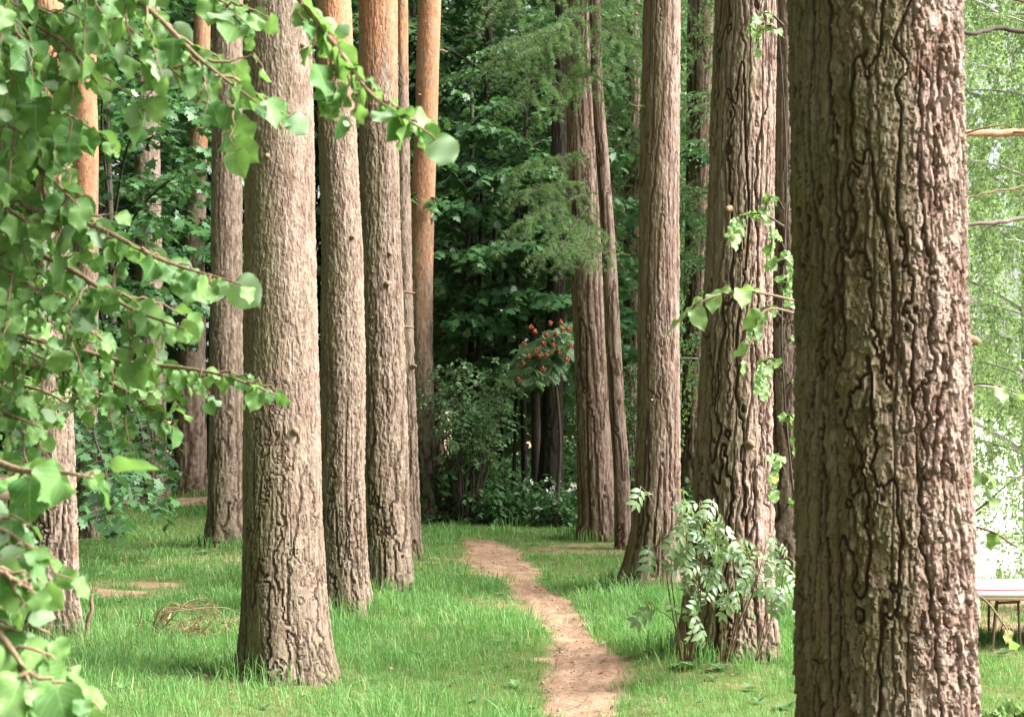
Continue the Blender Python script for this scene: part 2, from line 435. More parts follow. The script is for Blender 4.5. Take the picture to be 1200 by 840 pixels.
def ground_mat(name, soil, soil2, mossy, needle):
    m, nt, out = new_mat(name)
    b = attr(nt, 'rnd').outputs['Fac']; c = coords(nt)
    n1 = noise(nt, c, 5, 6, .6); n2 = noise(nt, c, 42, 5, .65); n3 = noise(nt, c, 1.4, 4)
    dirt = mixc(nt, mapr(nt, n1, .35, .66), soil, soil2)
    dirt = mixc(nt, mapr(nt, n2, .5, .66, 0, .8), dirt, needle)
    dirt = mixc(nt, mapr(nt, n3, .45, .7, 0, .45), dirt, needle)
    grn = mixc(nt, mapr(nt, n2, .4, .62), mossy, [mossy[0]*1.5, mossy[1]*1.2, mossy[2]*1.2])
    grn = mixc(nt, mapr(nt, n3, .5, .7, 0, .5), grn, needle)
    fac = mth(nt, 'ADD', b, mth(nt, 'MULTIPLY', mth(nt, 'SUBTRACT', n1, .5), .6), True)
    col = mixc(nt, mapr(nt, fac, .3, .62), grn, dirt)
    h = mth(nt, 'ADD', n1, mth(nt, 'MULTIPLY', n2, .5))
    principled(nt, out, col, .95, .1, h, .7, .03)
    return m
M['ground'] = ground_mat('woodland_soil', (.235, .145, .095), (.34, .23, .155), (.068, .105, .030), (.12, .085, .045))
M['path'] = ground_mat('trodden_earth', (.235, .145, .095), (.35, .235, .16), (.12, .115, .05), (.11, .062, .036))

def grid_axis(a, b, step, far, side):
    core = np.arange(a, b+1e-6, step)
    up = b+np.cumsum(step*1.35**np.arange(1, 40)); up = up[up < far]
    dn = a-np.cumsum(step*1.35**np.arange(1, 40)); dn = dn[dn > side]
    return np.concatenate([dn[::-1], core, up])
def sheet(name, xs, ys, zf, mat, rf):
    X, Y = np.meshgrid(xs, ys); nx, ny = len(xs), len(ys)
    mb = MB(); i = np.arange(ny-1)[:, None]*nx; j = np.arange(nx-1)[None]
    q = np.stack([i+j, i+j+1, i+nx+j+1, i+nx+j], -1).reshape(-1, 4)
    mb.add(np.column_stack([X.ravel(), Y.ravel(), zf(X, Y).ravel()]), None, q, rf(X, Y).ravel())
    return mb.build(name, mat)
xs = grid_axis(-7, 6, .09, 900, -900); ys = grid_axis(2.5, 20, .09, 1500, -300)
tag(sheet('ground', xs, ys, gz, M['ground'], bare), 'grassy woodland ground with bare earth between the trees', 'ground', kind='structure')

# path: a strip of trodden earth, ragged edges
ys = np.arange(3.0, 17.3, .05); t = np.linspace(-1, 1, 27)
Y = np.repeat(ys[:, None], len(t), 1)
ed = 1.0+.28*vn2(Y*2.3, np.sign(t)[None]*3.0+0*Y, 31)+.15*vn2(Y*8, np.sign(t)[None]*5.+0*Y, 32)
X = path_c(Y)+path_w(Y)*t[None]*ed
Z = gz(X, Y)-.012+(1-np.abs(t[None])**6)*.020+(1-np.abs(t[None])**3)*(.014*np.abs(vn2(X*7, Y*7, 33))+.008*vn2(X*19, Y*19, 34)+.006)
mb = MB(); nx = len(t); i = np.arange(len(ys)-1)[:, None]*nx; j = np.arange(nx-1)[None]
mb.add(np.column_stack([X.ravel(), Y.ravel(), Z.ravel()]), None, np.stack([i+j, i+j+1, i+nx+j+1, i+nx+j], -1).reshape(-1, 4), bare(X, Y).ravel())
tag(mb.build('path', M['path']), 'narrow winding footpath of bare reddish earth through the grass', 'path', kind='structure')

# pale open yard to the right
ys = np.concatenate([np.arange(12.3, 40, .4), np.geomspace(40, 260, 14)]); t = np.concatenate([[0, .004, .01, .02, .04], np.linspace(.07, 1, 14)])
Y = np.repeat(ys[:, None], len(t), 1); xl = 3.75+.16*(Y-12.3)+.35*vn2(Y*.7, 0*Y, 41)
X = xl+(70+Y-xl)*t[None]
mb = MB(); nx = len(t); i = np.arange(len(ys)-1)[:, None]*nx; j = np.arange(nx-1)[None]
Y = Y-np.where(Y < 12.5, .25*vn2(X*.9, X*0, 42), 0)
mb.add(np.column_stack([X.ravel(), Y.ravel(), gz(X, Y).ravel()+.02]), None, np.stack([i+j, i+j+1, i+nx+j+1, i+nx+j], -1).reshape(-1, 4), 1)
tag(mb.build('gravel_yard', M['gravel']), 'sunlit pale open yard beyond the largest trunk', 'yard', kind='structure')

# ------------------------------------------------------------------ trunks
def trunk_mesh(d, prof, cw=.042, ch=.13, depth=.013, long=.5, up=None, moss=.5, seed=1, res=1.0, ztop=None, roots=.30, flake=.80, fw=.85, hf=0., wig=1.):
    """bark-covered trunk surface; prof = rows of (py, left px, right px) measured on the photo"""
    pr = np.array(sorted(prof, key=lambda p: -p[0]), float)
    k_ = .86 if d < 13 else .95
    cw *= k_; ch *= k_*.92; depth *= .92
    z0 = H-(pr[:, 0]-HY)*d/F; xc0 = ((pr[:, 1]+pr[:, 2])/2-600)*d/F; r0 = (pr[:, 2]-pr[:, 1])/2*d/F
    zvis = H+HY*d/F+.25
    if ztop is None: ztop = zvis*1.2+1.5
    st = 1.8*d/1422*(.85 if d < 5 else .62 if d < 13 else .8)
    zs = np.arange(-.18, min(zvis, ztop), st); zs = np.concatenate([zs, np.arange(zvis, ztop, st*3)])
    xc = np.interp(zs, z0, xc0); r = np.interp(zs, z0, r0)
    ab = zs > z0[-1]
    sx = (xc0[-1]-xc0[-2])/(z0[-1]-z0[-2]); sr = min((r0[-1]-r0[-2])/(z0[-1]-z0[-2]), 0)
    xc[ab] = xc0[-1]+sx*(zs[ab]-z0[-1]); r[ab] = np.maximum(r0[-1]+sr*(zs[ab]-z0[-1]), r0[-1]*.35)
    k = max(3, int(.25/st)) | 1; ker = np.hanning(k+2)[1:-1]; ker /= ker.sum()
    def sm(a):
        return np.convolve(np.concatenate([np.full(k//2, a[0]), a, np.full(k//2, a[-1])]), ker, 'valid')
    xc = sm(xc); r = sm(r); rm = float(np.median(r))
    gb = float(gz(xc[0], d))
    N = int(np.clip(2*PI*rm/(st*1.05), 36, 640))
    th = np.arange(N)*2*PI/N; T, Zz = np.meshgrid(th, zs); R = r[:, None]
    cs, sn = np.cos(T), np.sin(T)
    nu = max(6, round(2*PI*rm/(cw*1.25)))
    Xc, Yc = cs*rm, sn*rm
    w1 = pn3(Xc/(cw*1.5), Yc/(cw*1.5), Zz/(ch*.7), seed+1); w2 = pn3(Xc/(cw*.55), Yc/(cw*.55), Zz/(ch*.28), seed+2)
    wp = (.26*w1+.13*w2)*wig
    w3 = pn3(Xc/(cw*.8)+5, Yc/(cw*.8), Zz/(ch*.6), seed+23)
    n1 = pn3(Xc/(cw*1.9)+wp, Yc/(cw*1.9)+wp, Zz/(ch*5.0)+.10*w2, seed+5)
    n2 = pn3(Xc/(cw*1.05)+wp*1.3, Yc/(cw*1.05)-wp, Zz/(ch*4.4)+.14*w2+9, seed+6)
    def fdist(n_):      # distance to the nearest fissure line along the surface, in metres
        gt = (np.roll(n_, -1, 1)-np.roll(n_, 1, 1))/(2*(2*PI/N)*rm); gv = np.gradient(n_, zs, axis=0)
        return np.abs(n_)/np.maximum(np.sqrt(gt*gt+gv*gv), .12/cw)
    vw = 1+.6*pn3(Xc/(cw*2.5), Yc/(cw*2.5), Zz/(ch*1.2), seed+4)
    fa = sstep(.02*cw, max(.24*cw*fw, 1.9*st), fdist(n1)/np.clip(vw, .6, 1.8)); fb = sstep(.0, max(.15*cw*fw, 1.5*st), fdist(n2)/np.clip(vw, .5, 1.6))
    plate = np.minimum(fa, .42+.58*fb)
    plate = plate+(1-plate)*hf*sstep(.35, 2.3, Zz+.5*w1)
    nA = max(5, round(2*PI*rm/(cw*1.0))); nB = max(8, round(2*PI*rm/(cw*.48)))
    a1, a2, ridA, dvA = pvor(T/(2*PI)*nA+1.5*wp+.35*w2, Zz/(ch*.62)+.8*w1+.35*w3, nA, seed)
    b1, b2, ridB, dvB = pvor(T/(2*PI)*nB+1.2*wp+.6*w2, Zz/(ch*.36)+.9*w2+.5*w3, nB, seed+3)
    cellw = 1. if d < 5 else .22
    plate = np.minimum(plate, 1-cellw*.38*(1-sstep(.0, .07, a2-a1)))
    hz = 1+1.1*hf*sstep(.35, 2.3, Zz)
    rel = pn3(Xc/(cw*.55)+wp*1.5, Yc/(cw*.55), Zz/(ch*.42)+.4*w2, seed+31)+.7*pn3(Xc/(cw*.27)+wp*2, Yc/(cw*.27), Zz/(ch*.22)+.5*w3, seed+32)
    gid = cellw*(.5*ridA+.5*ridB)+(1-cellw)*np.clip(.5+.42*rel, 0, 1)
    grain = pn3(Xc/(cw*.22), Yc/(cw*.22), Zz/(ch*.11), seed+21)
    fine = pn3(Xc*150, Yc*150, Zz*45, seed+10)
    dz_ = depth*(1.18-.5*sstep(.3, 4.5, Zz))
    h = dz_*(plate-1+flake*(cellw*(.75*(ridA**1.8-.35)-.50*dvA+.45*(ridB**1.8-.35)-.35*dvB)+(1-cellw)*.55*rel*hz)*(.3+.7*plate)+.10*grain+.07*fine)
    if up is not None:
        za, zb = [H-(q-HY)*d/F for q in up]
        U = sstep(za, zb, Zz+.22*(zb-za)*(vn3(cs*2, sn*2, Zz*1.6, seed+12)*2.+vn3(cs*6, sn*6, Zz*5, seed+13)))
        h = h*(1-.45*U); plate = plate*(1-U)+U*(.6+.4*plate)
    else: U = np.zeros_like(T)
    lump = 1+.035*vn3(cs*1.1+seed, sn*1.1, Zz*1.3, seed+14)+.02*vn3(cs*2.5, sn*2.5, Zz*3, seed+15)
    rt = np.exp(-np.maximum(Zz-gb, 0)/.20)
    lob = .5+.5*np.cos(5*T+seed+.8*np.sin(2*T+seed))+.5*vn3(cs*1.7, sn*1.7, Zz*.5, seed+16)
    RR = R*lump+rm*roots*rt*lob+h
    mo = np.clip(moss*(sstep(.1, -.8, cs+.35*sn+.5*vn3(cs*2, sn*2, Zz*2, seed+17))+.8*np.exp(-np.maximum(Zz-gb, 0)/.35)*sstep(-.2, .6, vn3(cs*3, sn*3, Zz*4, seed+18))), 0, 1)*(1-U)
    yc = d+.02*vn2(zs*.6, zs*0+seed, seed+20)[:, None]*np.ones((1, N))
    V = np.stack([xc[:, None]+RR*cs, yc+RR*sn, Zz+gb*np.exp(-np.abs(Zz))], -1)
    n = len(zs); i = np.arange(n-1)[:, None]*N; j = np.arange(N)[None]; kk = (j+1) % N
    q = np.stack([i+j, i+kk, i+N+kk, i+N+j], -1).reshape(-1, 4)
    V = V.reshape(-1, 3)
    V = np.concatenate([V, [[xc[-1], d, zs[-1]+.05]]])
    e = (n-1)*N; tr = np.stack([e+j[0], e+kk[0], np.full(N, n*N)], -1)
    ex = np.stack([plate, gid, U, mo], -1).reshape(-1, 4); ex = np.concatenate([ex, ex[-1:]])
    mb = MB(); mb.add(V, tr, q, 0)
    f = lambda z: (np.interp(z, zs, xc), np.interp(z, zs, r))
    return mb, ex, np.array([xc[int(np.argmin(np.abs(zs)))], d, gb]), f

TREES = {}
def trunk_tree(key, name, label, d, prof, mat, cat='tree', group=None, **kw):
    mb, ex, base, f = trunk_mesh(d, prof, **kw)
    root = empty(name, base, label, cat, group)
    mb.build('trunk', M[mat], root, extra=ex, smooth=False)
    TREES[key] = (root, f, d)
    return root

def stub(key, py, side, length=.10, r=.014, mat='twig', rise=.2, name='branch_stub'):
    """dead branch stub on a trunk; side = angle seen from above (0 = right, -90 = towards the viewer)"""
    root, f, d = TREES[key]; z = H-(py-HY)*d/F; x, rr = f(z); a = math.radians(side)
    dr = np.array([math.cos(a), math.sin(a), rise]); c = np.array([x, d, z])
    p0 = c+np.array([math.cos(a), math.sin(a), 0])*rr*.85
    tt = np.linspace(0, 1, 6)[:, None]
    pts = p0+dr*tt*(length+rr*.15)+np.array([0, 0, 1])*.12*length*np.sin(tt*5)
    mb = MB(); tube(mb, pts, r*np.linspace(1.25, .55, 6), 8); mb.build(name, M[mat], root)

PG = 'tall pines along the left of the path'; LG = 'larches and pines on the right of the path'
trunk_tree('E', 'pine_tree', 'thick grey-barked pine standing alone nearest the viewer left of the path', 8.06,
    [(0,287,365),(200,287,368),(400,285,372),(600,284,378),(700,284,384),(770,284,392),(790,283,398)], 'pine', group=PG, cw=.036, ch=.125, depth=.012, hf=0.68, seed=3, long=.6, moss=.55, flake=.5)
trunk_tree('F', 'pine_tree', 'bowed pine close behind the thick grey pine, orange only at its top', 10.64,
    [(0,369,411),(100,371,415),(200,374,420),(300,377,426),(400,376,428),(550,375,428),(650,377,431),(712,377,434)], 'pine', group=PG, cw=.038, ch=.15, depth=.013, up=(150,-60), hf=0.60, seed=5)
trunk_tree('G', 'pine_tree', 'broad fissured pine with a knot low on its trunk, second row left of the path', 11.8,
    [(0,420,466),(150,421,467),(300,423,470),(450,424,476),(600,425,480),(692,424,487)], 'pine', group=PG, cw=.046, ch=.20, depth=.017, up=(150,10), hf=0.50, seed=8, roots=.18)
trunk_tree('T', 'pine_tree', 'narrow pine half hidden behind the broad fissured pine with a knot', 14.7,
    [(0,463,478),(60,463,478),(300,462,483),(430,466,486),(500,470,489),(600,471,493),(650,471,496)], 'pine', group=PG, cw=.055, ch=.22, depth=.015, up=(130,20), hf=0.50, seed=9)
trunk_tree('H', 'pine_tree', 'slim pine with smooth bright orange upper trunk at the left edge of the dark thicket', 19.2,
    [(0,490,517),(150,486,513),(250,480,509),(400,478,507),(520,482,510),(608,486,515)], 'pine', group=PG, cw=.05, ch=.2, depth=.012, up=(420,200), hf=0.60, seed=12)
trunk_tree('A', 'pine_tree', 'pine behind the lime leaves at the far left, beside the bench', 9.6,
    [(0,38,74),(150,44,83),(300,42,80),(500,38,86),(600,37,90),(700,37,92),(740,35,98)], 'pine', group=PG, cw=.05, ch=.21, depth=.018, up=(240,110), hf=0.45, seed=15, moss=.35)
trunk_tree('S', 'pine_tree', 'thin pine seen just right of the leaf-covered pine at the far left', 17.,
    [(0,84,112),(180,84,115),(627,90,114)], 'pine', group=PG, cw=.045, ch=.13, depth=.012, up=(330,180), hf=0.50, seed=16)
trunk_tree('B', 'pine_tree', 'grey pine trunk rising behind the drooping maple leaves on the left', 22.7,
    [(0,155,187),(150,157,187),(330,160,190),(590,165,198)], 'pine', group=PG, cw=.06, ch=.26, depth=.015, hf=0.50, seed=18)
trunk_tree('C', 'pine_tree', 'leaning pine with orange top, tapering upward, far back on the left', 25.,
    [(0,228,247),(100,226,246),(170,222,243),(300,214,240),(450,206,241),(580,203,243)], 'pine', group=PG, cw=.06, ch=.26, depth=.015, up=(240,150), hf=0.50, seed=19)
trunk_tree('D', 'pine_tree', 'dark-sided straight pine standing just left of the thick grey pine', 15.6,
    [(0,249,285),(200,248,283),(400,246,284),(600,244,287),(640,241,292)], 'pine', group=PG, cw=.055, ch=.23, depth=.016, up=(60,-160), hf=0.45, seed=22, moss=.3)
trunk_tree('I', 'larch_tree', 'stout larch with feathery branches left of the thin bent trunk', 16.7,
    [(0,662,696),(200,664,700),(400,672,712),(600,677,722),(630,675,726)], 'larch', group=LG, cw=.052, ch=.24, depth=.016, wig=.55, seed=31, roots=.12)
trunk_tree('J', 'larch_tree', 'thin bent trunk leaning against the line of the stout feathery larch', 15.6,
    [(0,690,704),(100,693,706),(200,699,715),(300,705,722),(400,709,728),(560,719,738),(640,720,742)], 'larch', group=LG, cw=.045, ch=.20, depth=.008, wig=.55, seed=33, roots=.1)
trunk_tree('K', 'larch_tree', 'pale straight larch with a wide mossy foot at the right edge of the path', 11.9,
    [(0,754,798),(200,750,796),(400,747,795),(550,745,797),(620,740,798),(660,732,800),(690,722,806)], 'larch', group=LG, cw=.05, ch=.26, depth=.014, wig=.55, hf=.3, seed=35, moss=.7, roots=.3)
trunk_tree('V', 'larch_tree', 'brown trunk partly hidden behind the pale straight larch', 25.,
    [(0,733,750),(580,728,748)], 'larch', group=LG, cw=.06, ch=.26, depth=.012, wig=.55, seed=36)
trunk_tree('L', 'larch_tree', 'distant slanting trunk seen between the two larger larches', 24.,
    [(0,806,836),(300,802,828),(584,796,822)], 'larch', group=LG, cw=.06, ch=.26, depth=.014, wig=.55, seed=37)
trunk_tree('M', 'larch_tree', 'large deeply furrowed larch with the pale-leaved shrub at its foot', 8.5,
    [(0,838,910),(200,832,908),(400,822,905),(600,812,906),(700,803,908),(775,793,914)], 'larch', group=LG, cw=.055, ch=.27, depth=.022, wig=.75, seed=41, moss=.55, roots=.15)
trunk_tree('N', 'larch_tree', 'shaded trunk glimpsed in the gap beside the largest trunk', 13.,
    [(0,908,938),(350,906,936),(672,900,942)], 'larch', group=LG, cw=.055, ch=.25, depth=.016, wig=.55, seed=43)
trunk_tree('O', 'larch_tree', 'largest and nearest trunk, reddish grey with deep flaky bark and no visible foot', 3.75,
    [(0,928,1124),(400,932,1131),(840,936,1141),(1000,926,1150),(1147,905,1172)], 'larch', group=LG, cw=.031, ch=.135, depth=.0135, seed=47, moss=.75, long=.9)
# knots and stubs
stub('G', 335, -70, .03, .03, rise=.05); stub('G', 300, -60, .03, .022, rise=0); stub('G', 345, 0, .10, .012); stub('G', 385, 5, .08, .014)
stub('F', 282, -55, .03, .02); stub('T', 430, -40, .05, .03); stub('H', 60, 5, .10, .018, rise=.05); stub('H', 115, -120, .06, .014)
stub('N', 505, -25, .55, .045, 'greytwig', rise=.15); stub('K', 470, -110, .05, .012)

stub('E', 190, -100, .02, .022, rise=0); stub('E', 505, -60, .015, .026, rise=0); stub('M', 250, -120, .03, .025, rise=0); stub('M', 520, -75, .03, .03, rise=0)
stub('D', 250, 10, .12, .012); stub('K', 130, -150, .10, .010); stub('I', 330, 170, .25, .010); stub('J', 300, 0, .15, .007); stub('L', 150, 0, .3, .012); stub('A', 560, -60, .03, .02); stub('E', 60, -40, .02, .02, rise=0); stub('O', 400, -15, .02, .02, rise=0)

# ------------------------------------------------------------------ dark trunks at the back
BG = 'dark slender trunks in the thicket'
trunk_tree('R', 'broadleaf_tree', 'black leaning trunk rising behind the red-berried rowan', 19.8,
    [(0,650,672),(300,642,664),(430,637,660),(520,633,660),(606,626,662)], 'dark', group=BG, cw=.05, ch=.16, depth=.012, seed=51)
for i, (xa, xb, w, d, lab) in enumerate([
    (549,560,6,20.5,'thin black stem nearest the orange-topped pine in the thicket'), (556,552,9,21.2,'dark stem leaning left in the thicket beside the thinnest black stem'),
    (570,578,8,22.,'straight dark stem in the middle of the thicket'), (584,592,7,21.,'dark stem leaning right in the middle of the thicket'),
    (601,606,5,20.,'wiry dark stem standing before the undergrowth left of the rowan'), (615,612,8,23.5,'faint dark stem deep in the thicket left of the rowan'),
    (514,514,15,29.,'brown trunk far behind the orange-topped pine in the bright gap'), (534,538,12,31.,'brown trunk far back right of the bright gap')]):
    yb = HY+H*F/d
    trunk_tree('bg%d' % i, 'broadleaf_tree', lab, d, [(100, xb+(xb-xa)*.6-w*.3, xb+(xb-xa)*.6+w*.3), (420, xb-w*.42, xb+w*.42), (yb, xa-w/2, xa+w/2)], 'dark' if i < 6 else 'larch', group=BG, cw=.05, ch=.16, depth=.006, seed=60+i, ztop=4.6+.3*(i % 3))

# ------------------------------------------------------------------ broadleaf crowns
def limb_poly(p0, az, L, rise, droop, n=8, wob=.06, rg=RNG):
    t = np.linspace(0, 1, n)
    dr = np.array([math.cos(az), math.sin(az), 0]); sd = np.array([-dr[1], dr[0], 0])
    return p0+dr*(L*t)[:, None]+np.array([0, 0, 1.])*(L*(rise*t-droop*t**2))[:, None]+sd*(L*wob*np.cumsum(rg.normal(0, .5, n))*t)[:, None]

def leafy_twig(pts, spacing, rg, L, flat=.75, drop=.15, spread=.9, nrm=None, upv=(0, 0, 1)):
    """leaves set alternately along a twig -> positions, axes, normals"""
    seg = np.linalg.norm(np.diff(pts, axis=0), axis=1); cl = np.concatenate([[0], np.cumsum(seg)])
    n = max(2, int(cl[-1]/spacing)); s = np.linspace(.12*cl[-1], cl[-1], n)
    p = np.stack([np.interp(s, cl, pts[:, k]) for k in range(3)], -1)
    tg = unit(np.stack([np.interp(s, cl, np.gradient(pts[:, k])) for k in range(3)], -1))
    up = np.array(upv, float); sd = unit(np.cross(tg, up)+1e-6)
    sg = np.where(np.arange(n) % 2 == 0, 1, -1)[:, None]
    ax = tg*rg.uniform(.25, .8, (n, 1))+sd*sg*spread-np.array([0, 0, 1])*drop+rg.normal(0, .18, (n, 3))
    nr = up*flat+rg.normal(0, 1-flat+.1, (n, 3))
    p = p+rg.normal(0, L*.12, (n, 3))
    return p, ax, nr

def broadleaf(seed, z0, z1, R, limbs, tmpl, leaf, spacing, trunk_h, tr=.12, shape=None, droop=.35, rise=.35, side=9, flat=.75, drop=.25):
    """crown + trunk meshes around the origin"""
    rg = np.random.default_rng(seed); lf = MB(); wd = MB()
    tt = np.linspace(0, 1, 14); tp = np.column_stack([.15*np.sin(tt*4+seed)*tt, .12*np.cos(tt*3+seed)*tt-.12*tt*math.cos(seed), tt*trunk_h-.1*(1-tt)])
    tube(wd, tp, tr*(1-.8*tt)+.012, 9)
    PP, AA, NN = [], [], []
    for i in range(limbs):
        f = (i+.5)/limbs; z = z0+(z1-z0)*f; az = i*2.39996+rg.normal(0, .25)
        prof = (1-abs(2*f-.75)**2.2*.55) if shape is None else shape(f)
        L = R*prof*rg.uniform(.75, 1.12)
        p0 = np.array([np.interp(z, tp[:, 2], tp[:, 0]), np.interp(z, tp[:, 2], tp[:, 1]), z-.3*L])
        lp = limb_poly(p0, az, L, rise+.35*f, droop, 9, .05, rg)
        tube(wd, lp, np.linspace(.03, .006, 9)*(.5+.5*R/2.5), 5, cap=False)
        for s in np.linspace(.22, 1, side):
            q = np.array([np.interp(s, np.linspace(0, 1, 9), lp[:, k]) for k in range(3)])
            for sg in (-1, 1):
                a2 = az+sg*rg.uniform(.55, 1.15)*(1-.35*s); l2 = L*(.2+.3*(1-abs(2*s-1.)))*rg.uniform(.7, 1.2)
                tw = limb_poly(q, a2, l2, .18, .42, 6, .06, rg)
                p, a, n = leafy_twig(tw, spacing, rg, leaf, flat, drop)
                PP.append(p); AA.append(a); NN.append(n)
    p = np.concatenate(PP); a = np.concatenate(AA); n = np.concatenate(NN)
    scatter(lf, tmpl, p, a, n, leaf*rg.uniform(.6, 1.2, len(p)), rg.uniform(0, 1, len(p)))
    return wd, lf

def proto(wd, lf, leafmat, barkmat='dark'):
    r = bpy.data.objects.new('proto', None); COL.objects.link(r)
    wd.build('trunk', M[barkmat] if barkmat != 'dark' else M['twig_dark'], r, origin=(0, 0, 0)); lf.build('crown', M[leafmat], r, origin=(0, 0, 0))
    return r
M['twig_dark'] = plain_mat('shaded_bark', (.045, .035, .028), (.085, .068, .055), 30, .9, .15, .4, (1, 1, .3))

def plant(pr, name, px, d, rot, sc, label, cat='tree', group=None, zoff=0.):
    x = (px-600)*d/F; x0 = x
    o = copy_tree(pr) if pr.get('planted') else pr
    pr['planted'] = 1
    o.name = name; o.location = (x0, d, float(gz(x0, d))+zoff); o.rotation_euler = (0, 0, rot); o.scale = (sc, sc, sc)
    for ch in o.children: ch.name = ch.name.split('.')[0]
    return tag(o, label, cat, group)

mp1 = proto(*broadleaf(101, 2.9, 10.5, 2.7, 40, MAPLE, .17, .075, 10.5, side=10), 'maple')
mp2 = proto(*broadleaf(102, 2.6, 9.5, 2.4, 38, MAPLE, .16, .072, 9.8, side=10), 'maple')
mp3 = proto(*broadleaf(103, 4.2, 13.0, 3.2, 44, MAPLE, .19, .085, 13.2, side=11), 'maple')
mp4 = proto(*broadleaf(104, 3.6, 12.5, 2.9, 46, OVAL, .12, .075, 12.6, side=11, flat=.5), 'bush')
mp5 = proto(*broadleaf(105, 2.2, 6.2, 1.95, 34, MAPLE, .145, .062, 6.2, side=10, tr=.07), 'maple')
TG = 'broadleaf trees closing the back of the wood'
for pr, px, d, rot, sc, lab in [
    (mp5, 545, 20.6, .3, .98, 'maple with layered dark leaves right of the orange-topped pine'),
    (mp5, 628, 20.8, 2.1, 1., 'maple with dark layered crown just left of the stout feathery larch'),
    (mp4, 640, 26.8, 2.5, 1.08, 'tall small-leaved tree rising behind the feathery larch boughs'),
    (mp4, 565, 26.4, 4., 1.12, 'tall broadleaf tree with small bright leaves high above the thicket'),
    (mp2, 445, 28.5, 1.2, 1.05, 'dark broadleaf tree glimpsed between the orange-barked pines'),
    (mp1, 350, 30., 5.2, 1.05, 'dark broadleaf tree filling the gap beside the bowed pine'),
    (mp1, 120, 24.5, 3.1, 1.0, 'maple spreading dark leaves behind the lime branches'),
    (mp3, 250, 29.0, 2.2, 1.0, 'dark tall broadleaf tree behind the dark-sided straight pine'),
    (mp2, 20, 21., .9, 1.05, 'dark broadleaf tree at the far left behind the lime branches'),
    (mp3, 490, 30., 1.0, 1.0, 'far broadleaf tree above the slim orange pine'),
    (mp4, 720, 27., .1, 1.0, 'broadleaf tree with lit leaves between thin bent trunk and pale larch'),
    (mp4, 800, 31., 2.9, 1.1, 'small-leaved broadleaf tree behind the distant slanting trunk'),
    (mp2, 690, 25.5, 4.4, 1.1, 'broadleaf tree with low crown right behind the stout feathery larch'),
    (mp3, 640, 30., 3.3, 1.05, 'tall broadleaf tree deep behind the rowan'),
    (mp4, 935, 18.7, 3.0, .6, 'small-leaved tree added to shade the thicket, mostly hidden behind the largest trunk'),  # added so that its crown casts shade on the thicket
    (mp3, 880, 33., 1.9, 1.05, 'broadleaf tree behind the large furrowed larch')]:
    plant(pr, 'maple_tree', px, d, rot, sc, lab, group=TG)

# left maple: low drooping boughs with layered leaves, trunk hidden by the lime leaves
def bough_tree(name, label, base, trunk_h, boughs, tmpl, leaf, spacing, leafmat, bark, rg, group=None, tr=.07, flat=.75, tw=.42):
    root = empty(name, base, label, 'tree', group)
    wd = MB(); tt = np.linspace(0, 1, 12)
    tube(wd, np.asarray(base)+np.column_stack([.06*np.sin(tt*5), .05*np.cos(tt*4)-.05, tt*trunk_h-.05*(1-tt)]), tr*(1-.7*tt), 10)
    wd.build('trunk', M[bark], root)
    for ctrl, tl in boughs:
        pl = smooth_poly(ctrl, 26); wb = MB(); lb = MB(); L = np.linalg.norm(np.diff(pl, axis=0), axis=1).sum()
        tube(wb, pl, np.linspace(.022, .004, 26)*min(1, L/2), 6)
        PP, AA, NN = [], [], []
        for k in range(4, 26):
            for sg in (-1, 1):
                if rg.random() < .25: continue
                t = unit(pl[k]-pl[k-1]); az = math.atan2(t[1], t[0])+sg*rg.uniform(.5, 1.1)
                q = limb_poly(pl[k], az, tl*rg.uniform(.5, 1.1)*(1.1-.5*k/26), t[2]*.5+.1, .4, 6, .06, rg)
                tube(wb, q, np.linspace(.005, .002, 6), 4, cap=False)
                p, a, n = leafy_twig(q, spacing, rg, leaf, flat, .25); PP.append(p); AA.append(a); NN.append(n)
        p = np.concatenate(PP); a = np.concatenate(AA); n = np.concatenate(NN)
        scatter(lb, tmpl, p, a, n, leaf*rg.uniform(.6, 1.15, len(p)), rg.uniform(0, 1, len(p)))
        b = wb.build('branch', M[bark], root); lb.build('leaves', M[leafmat], b)
    return root
rg = np.random.default_rng(5)
def bl(*pts): return [P(*p) for p in pts]
bough_tree('maple_tree', 'low maple with flat layers of dark leaves left of the dark-sided straight pine', (*pix_ground(128, 605), 0), 8.5, [
    (bl((128,330,20),(160,250,19),(220,200,18.3),(285,200,18)), 1.0), 
    (bl((128,300,20),(150,170,19),(190,130,18.5),(255,140,18.5)), 1.0),
    (bl((128,420,20),(110,350,18.5),(60,330,17.8),(20,350,17.5)), 1.0), (bl((128,460,20),(150,470,18),(165,500,16.5),(170,545,15.5)), .8),
    (bl((128,480,20),(125,510,17.5),(140,550,15.),(165,590,14)), .7), (bl((128,250,20),(120,120,19),(150,60,18.5),(215,50,18.5)), 1.0),
    (bl((128,470,20),(90,470,18),(70,500,16),(20,540,15)), .9), 
    (bl((128,470,20),(110,500,16.5),(125,560,14),(112,610,13)), .6)],
    MAPLE, .15, .085, 'maple', 'twig_dark', rg)

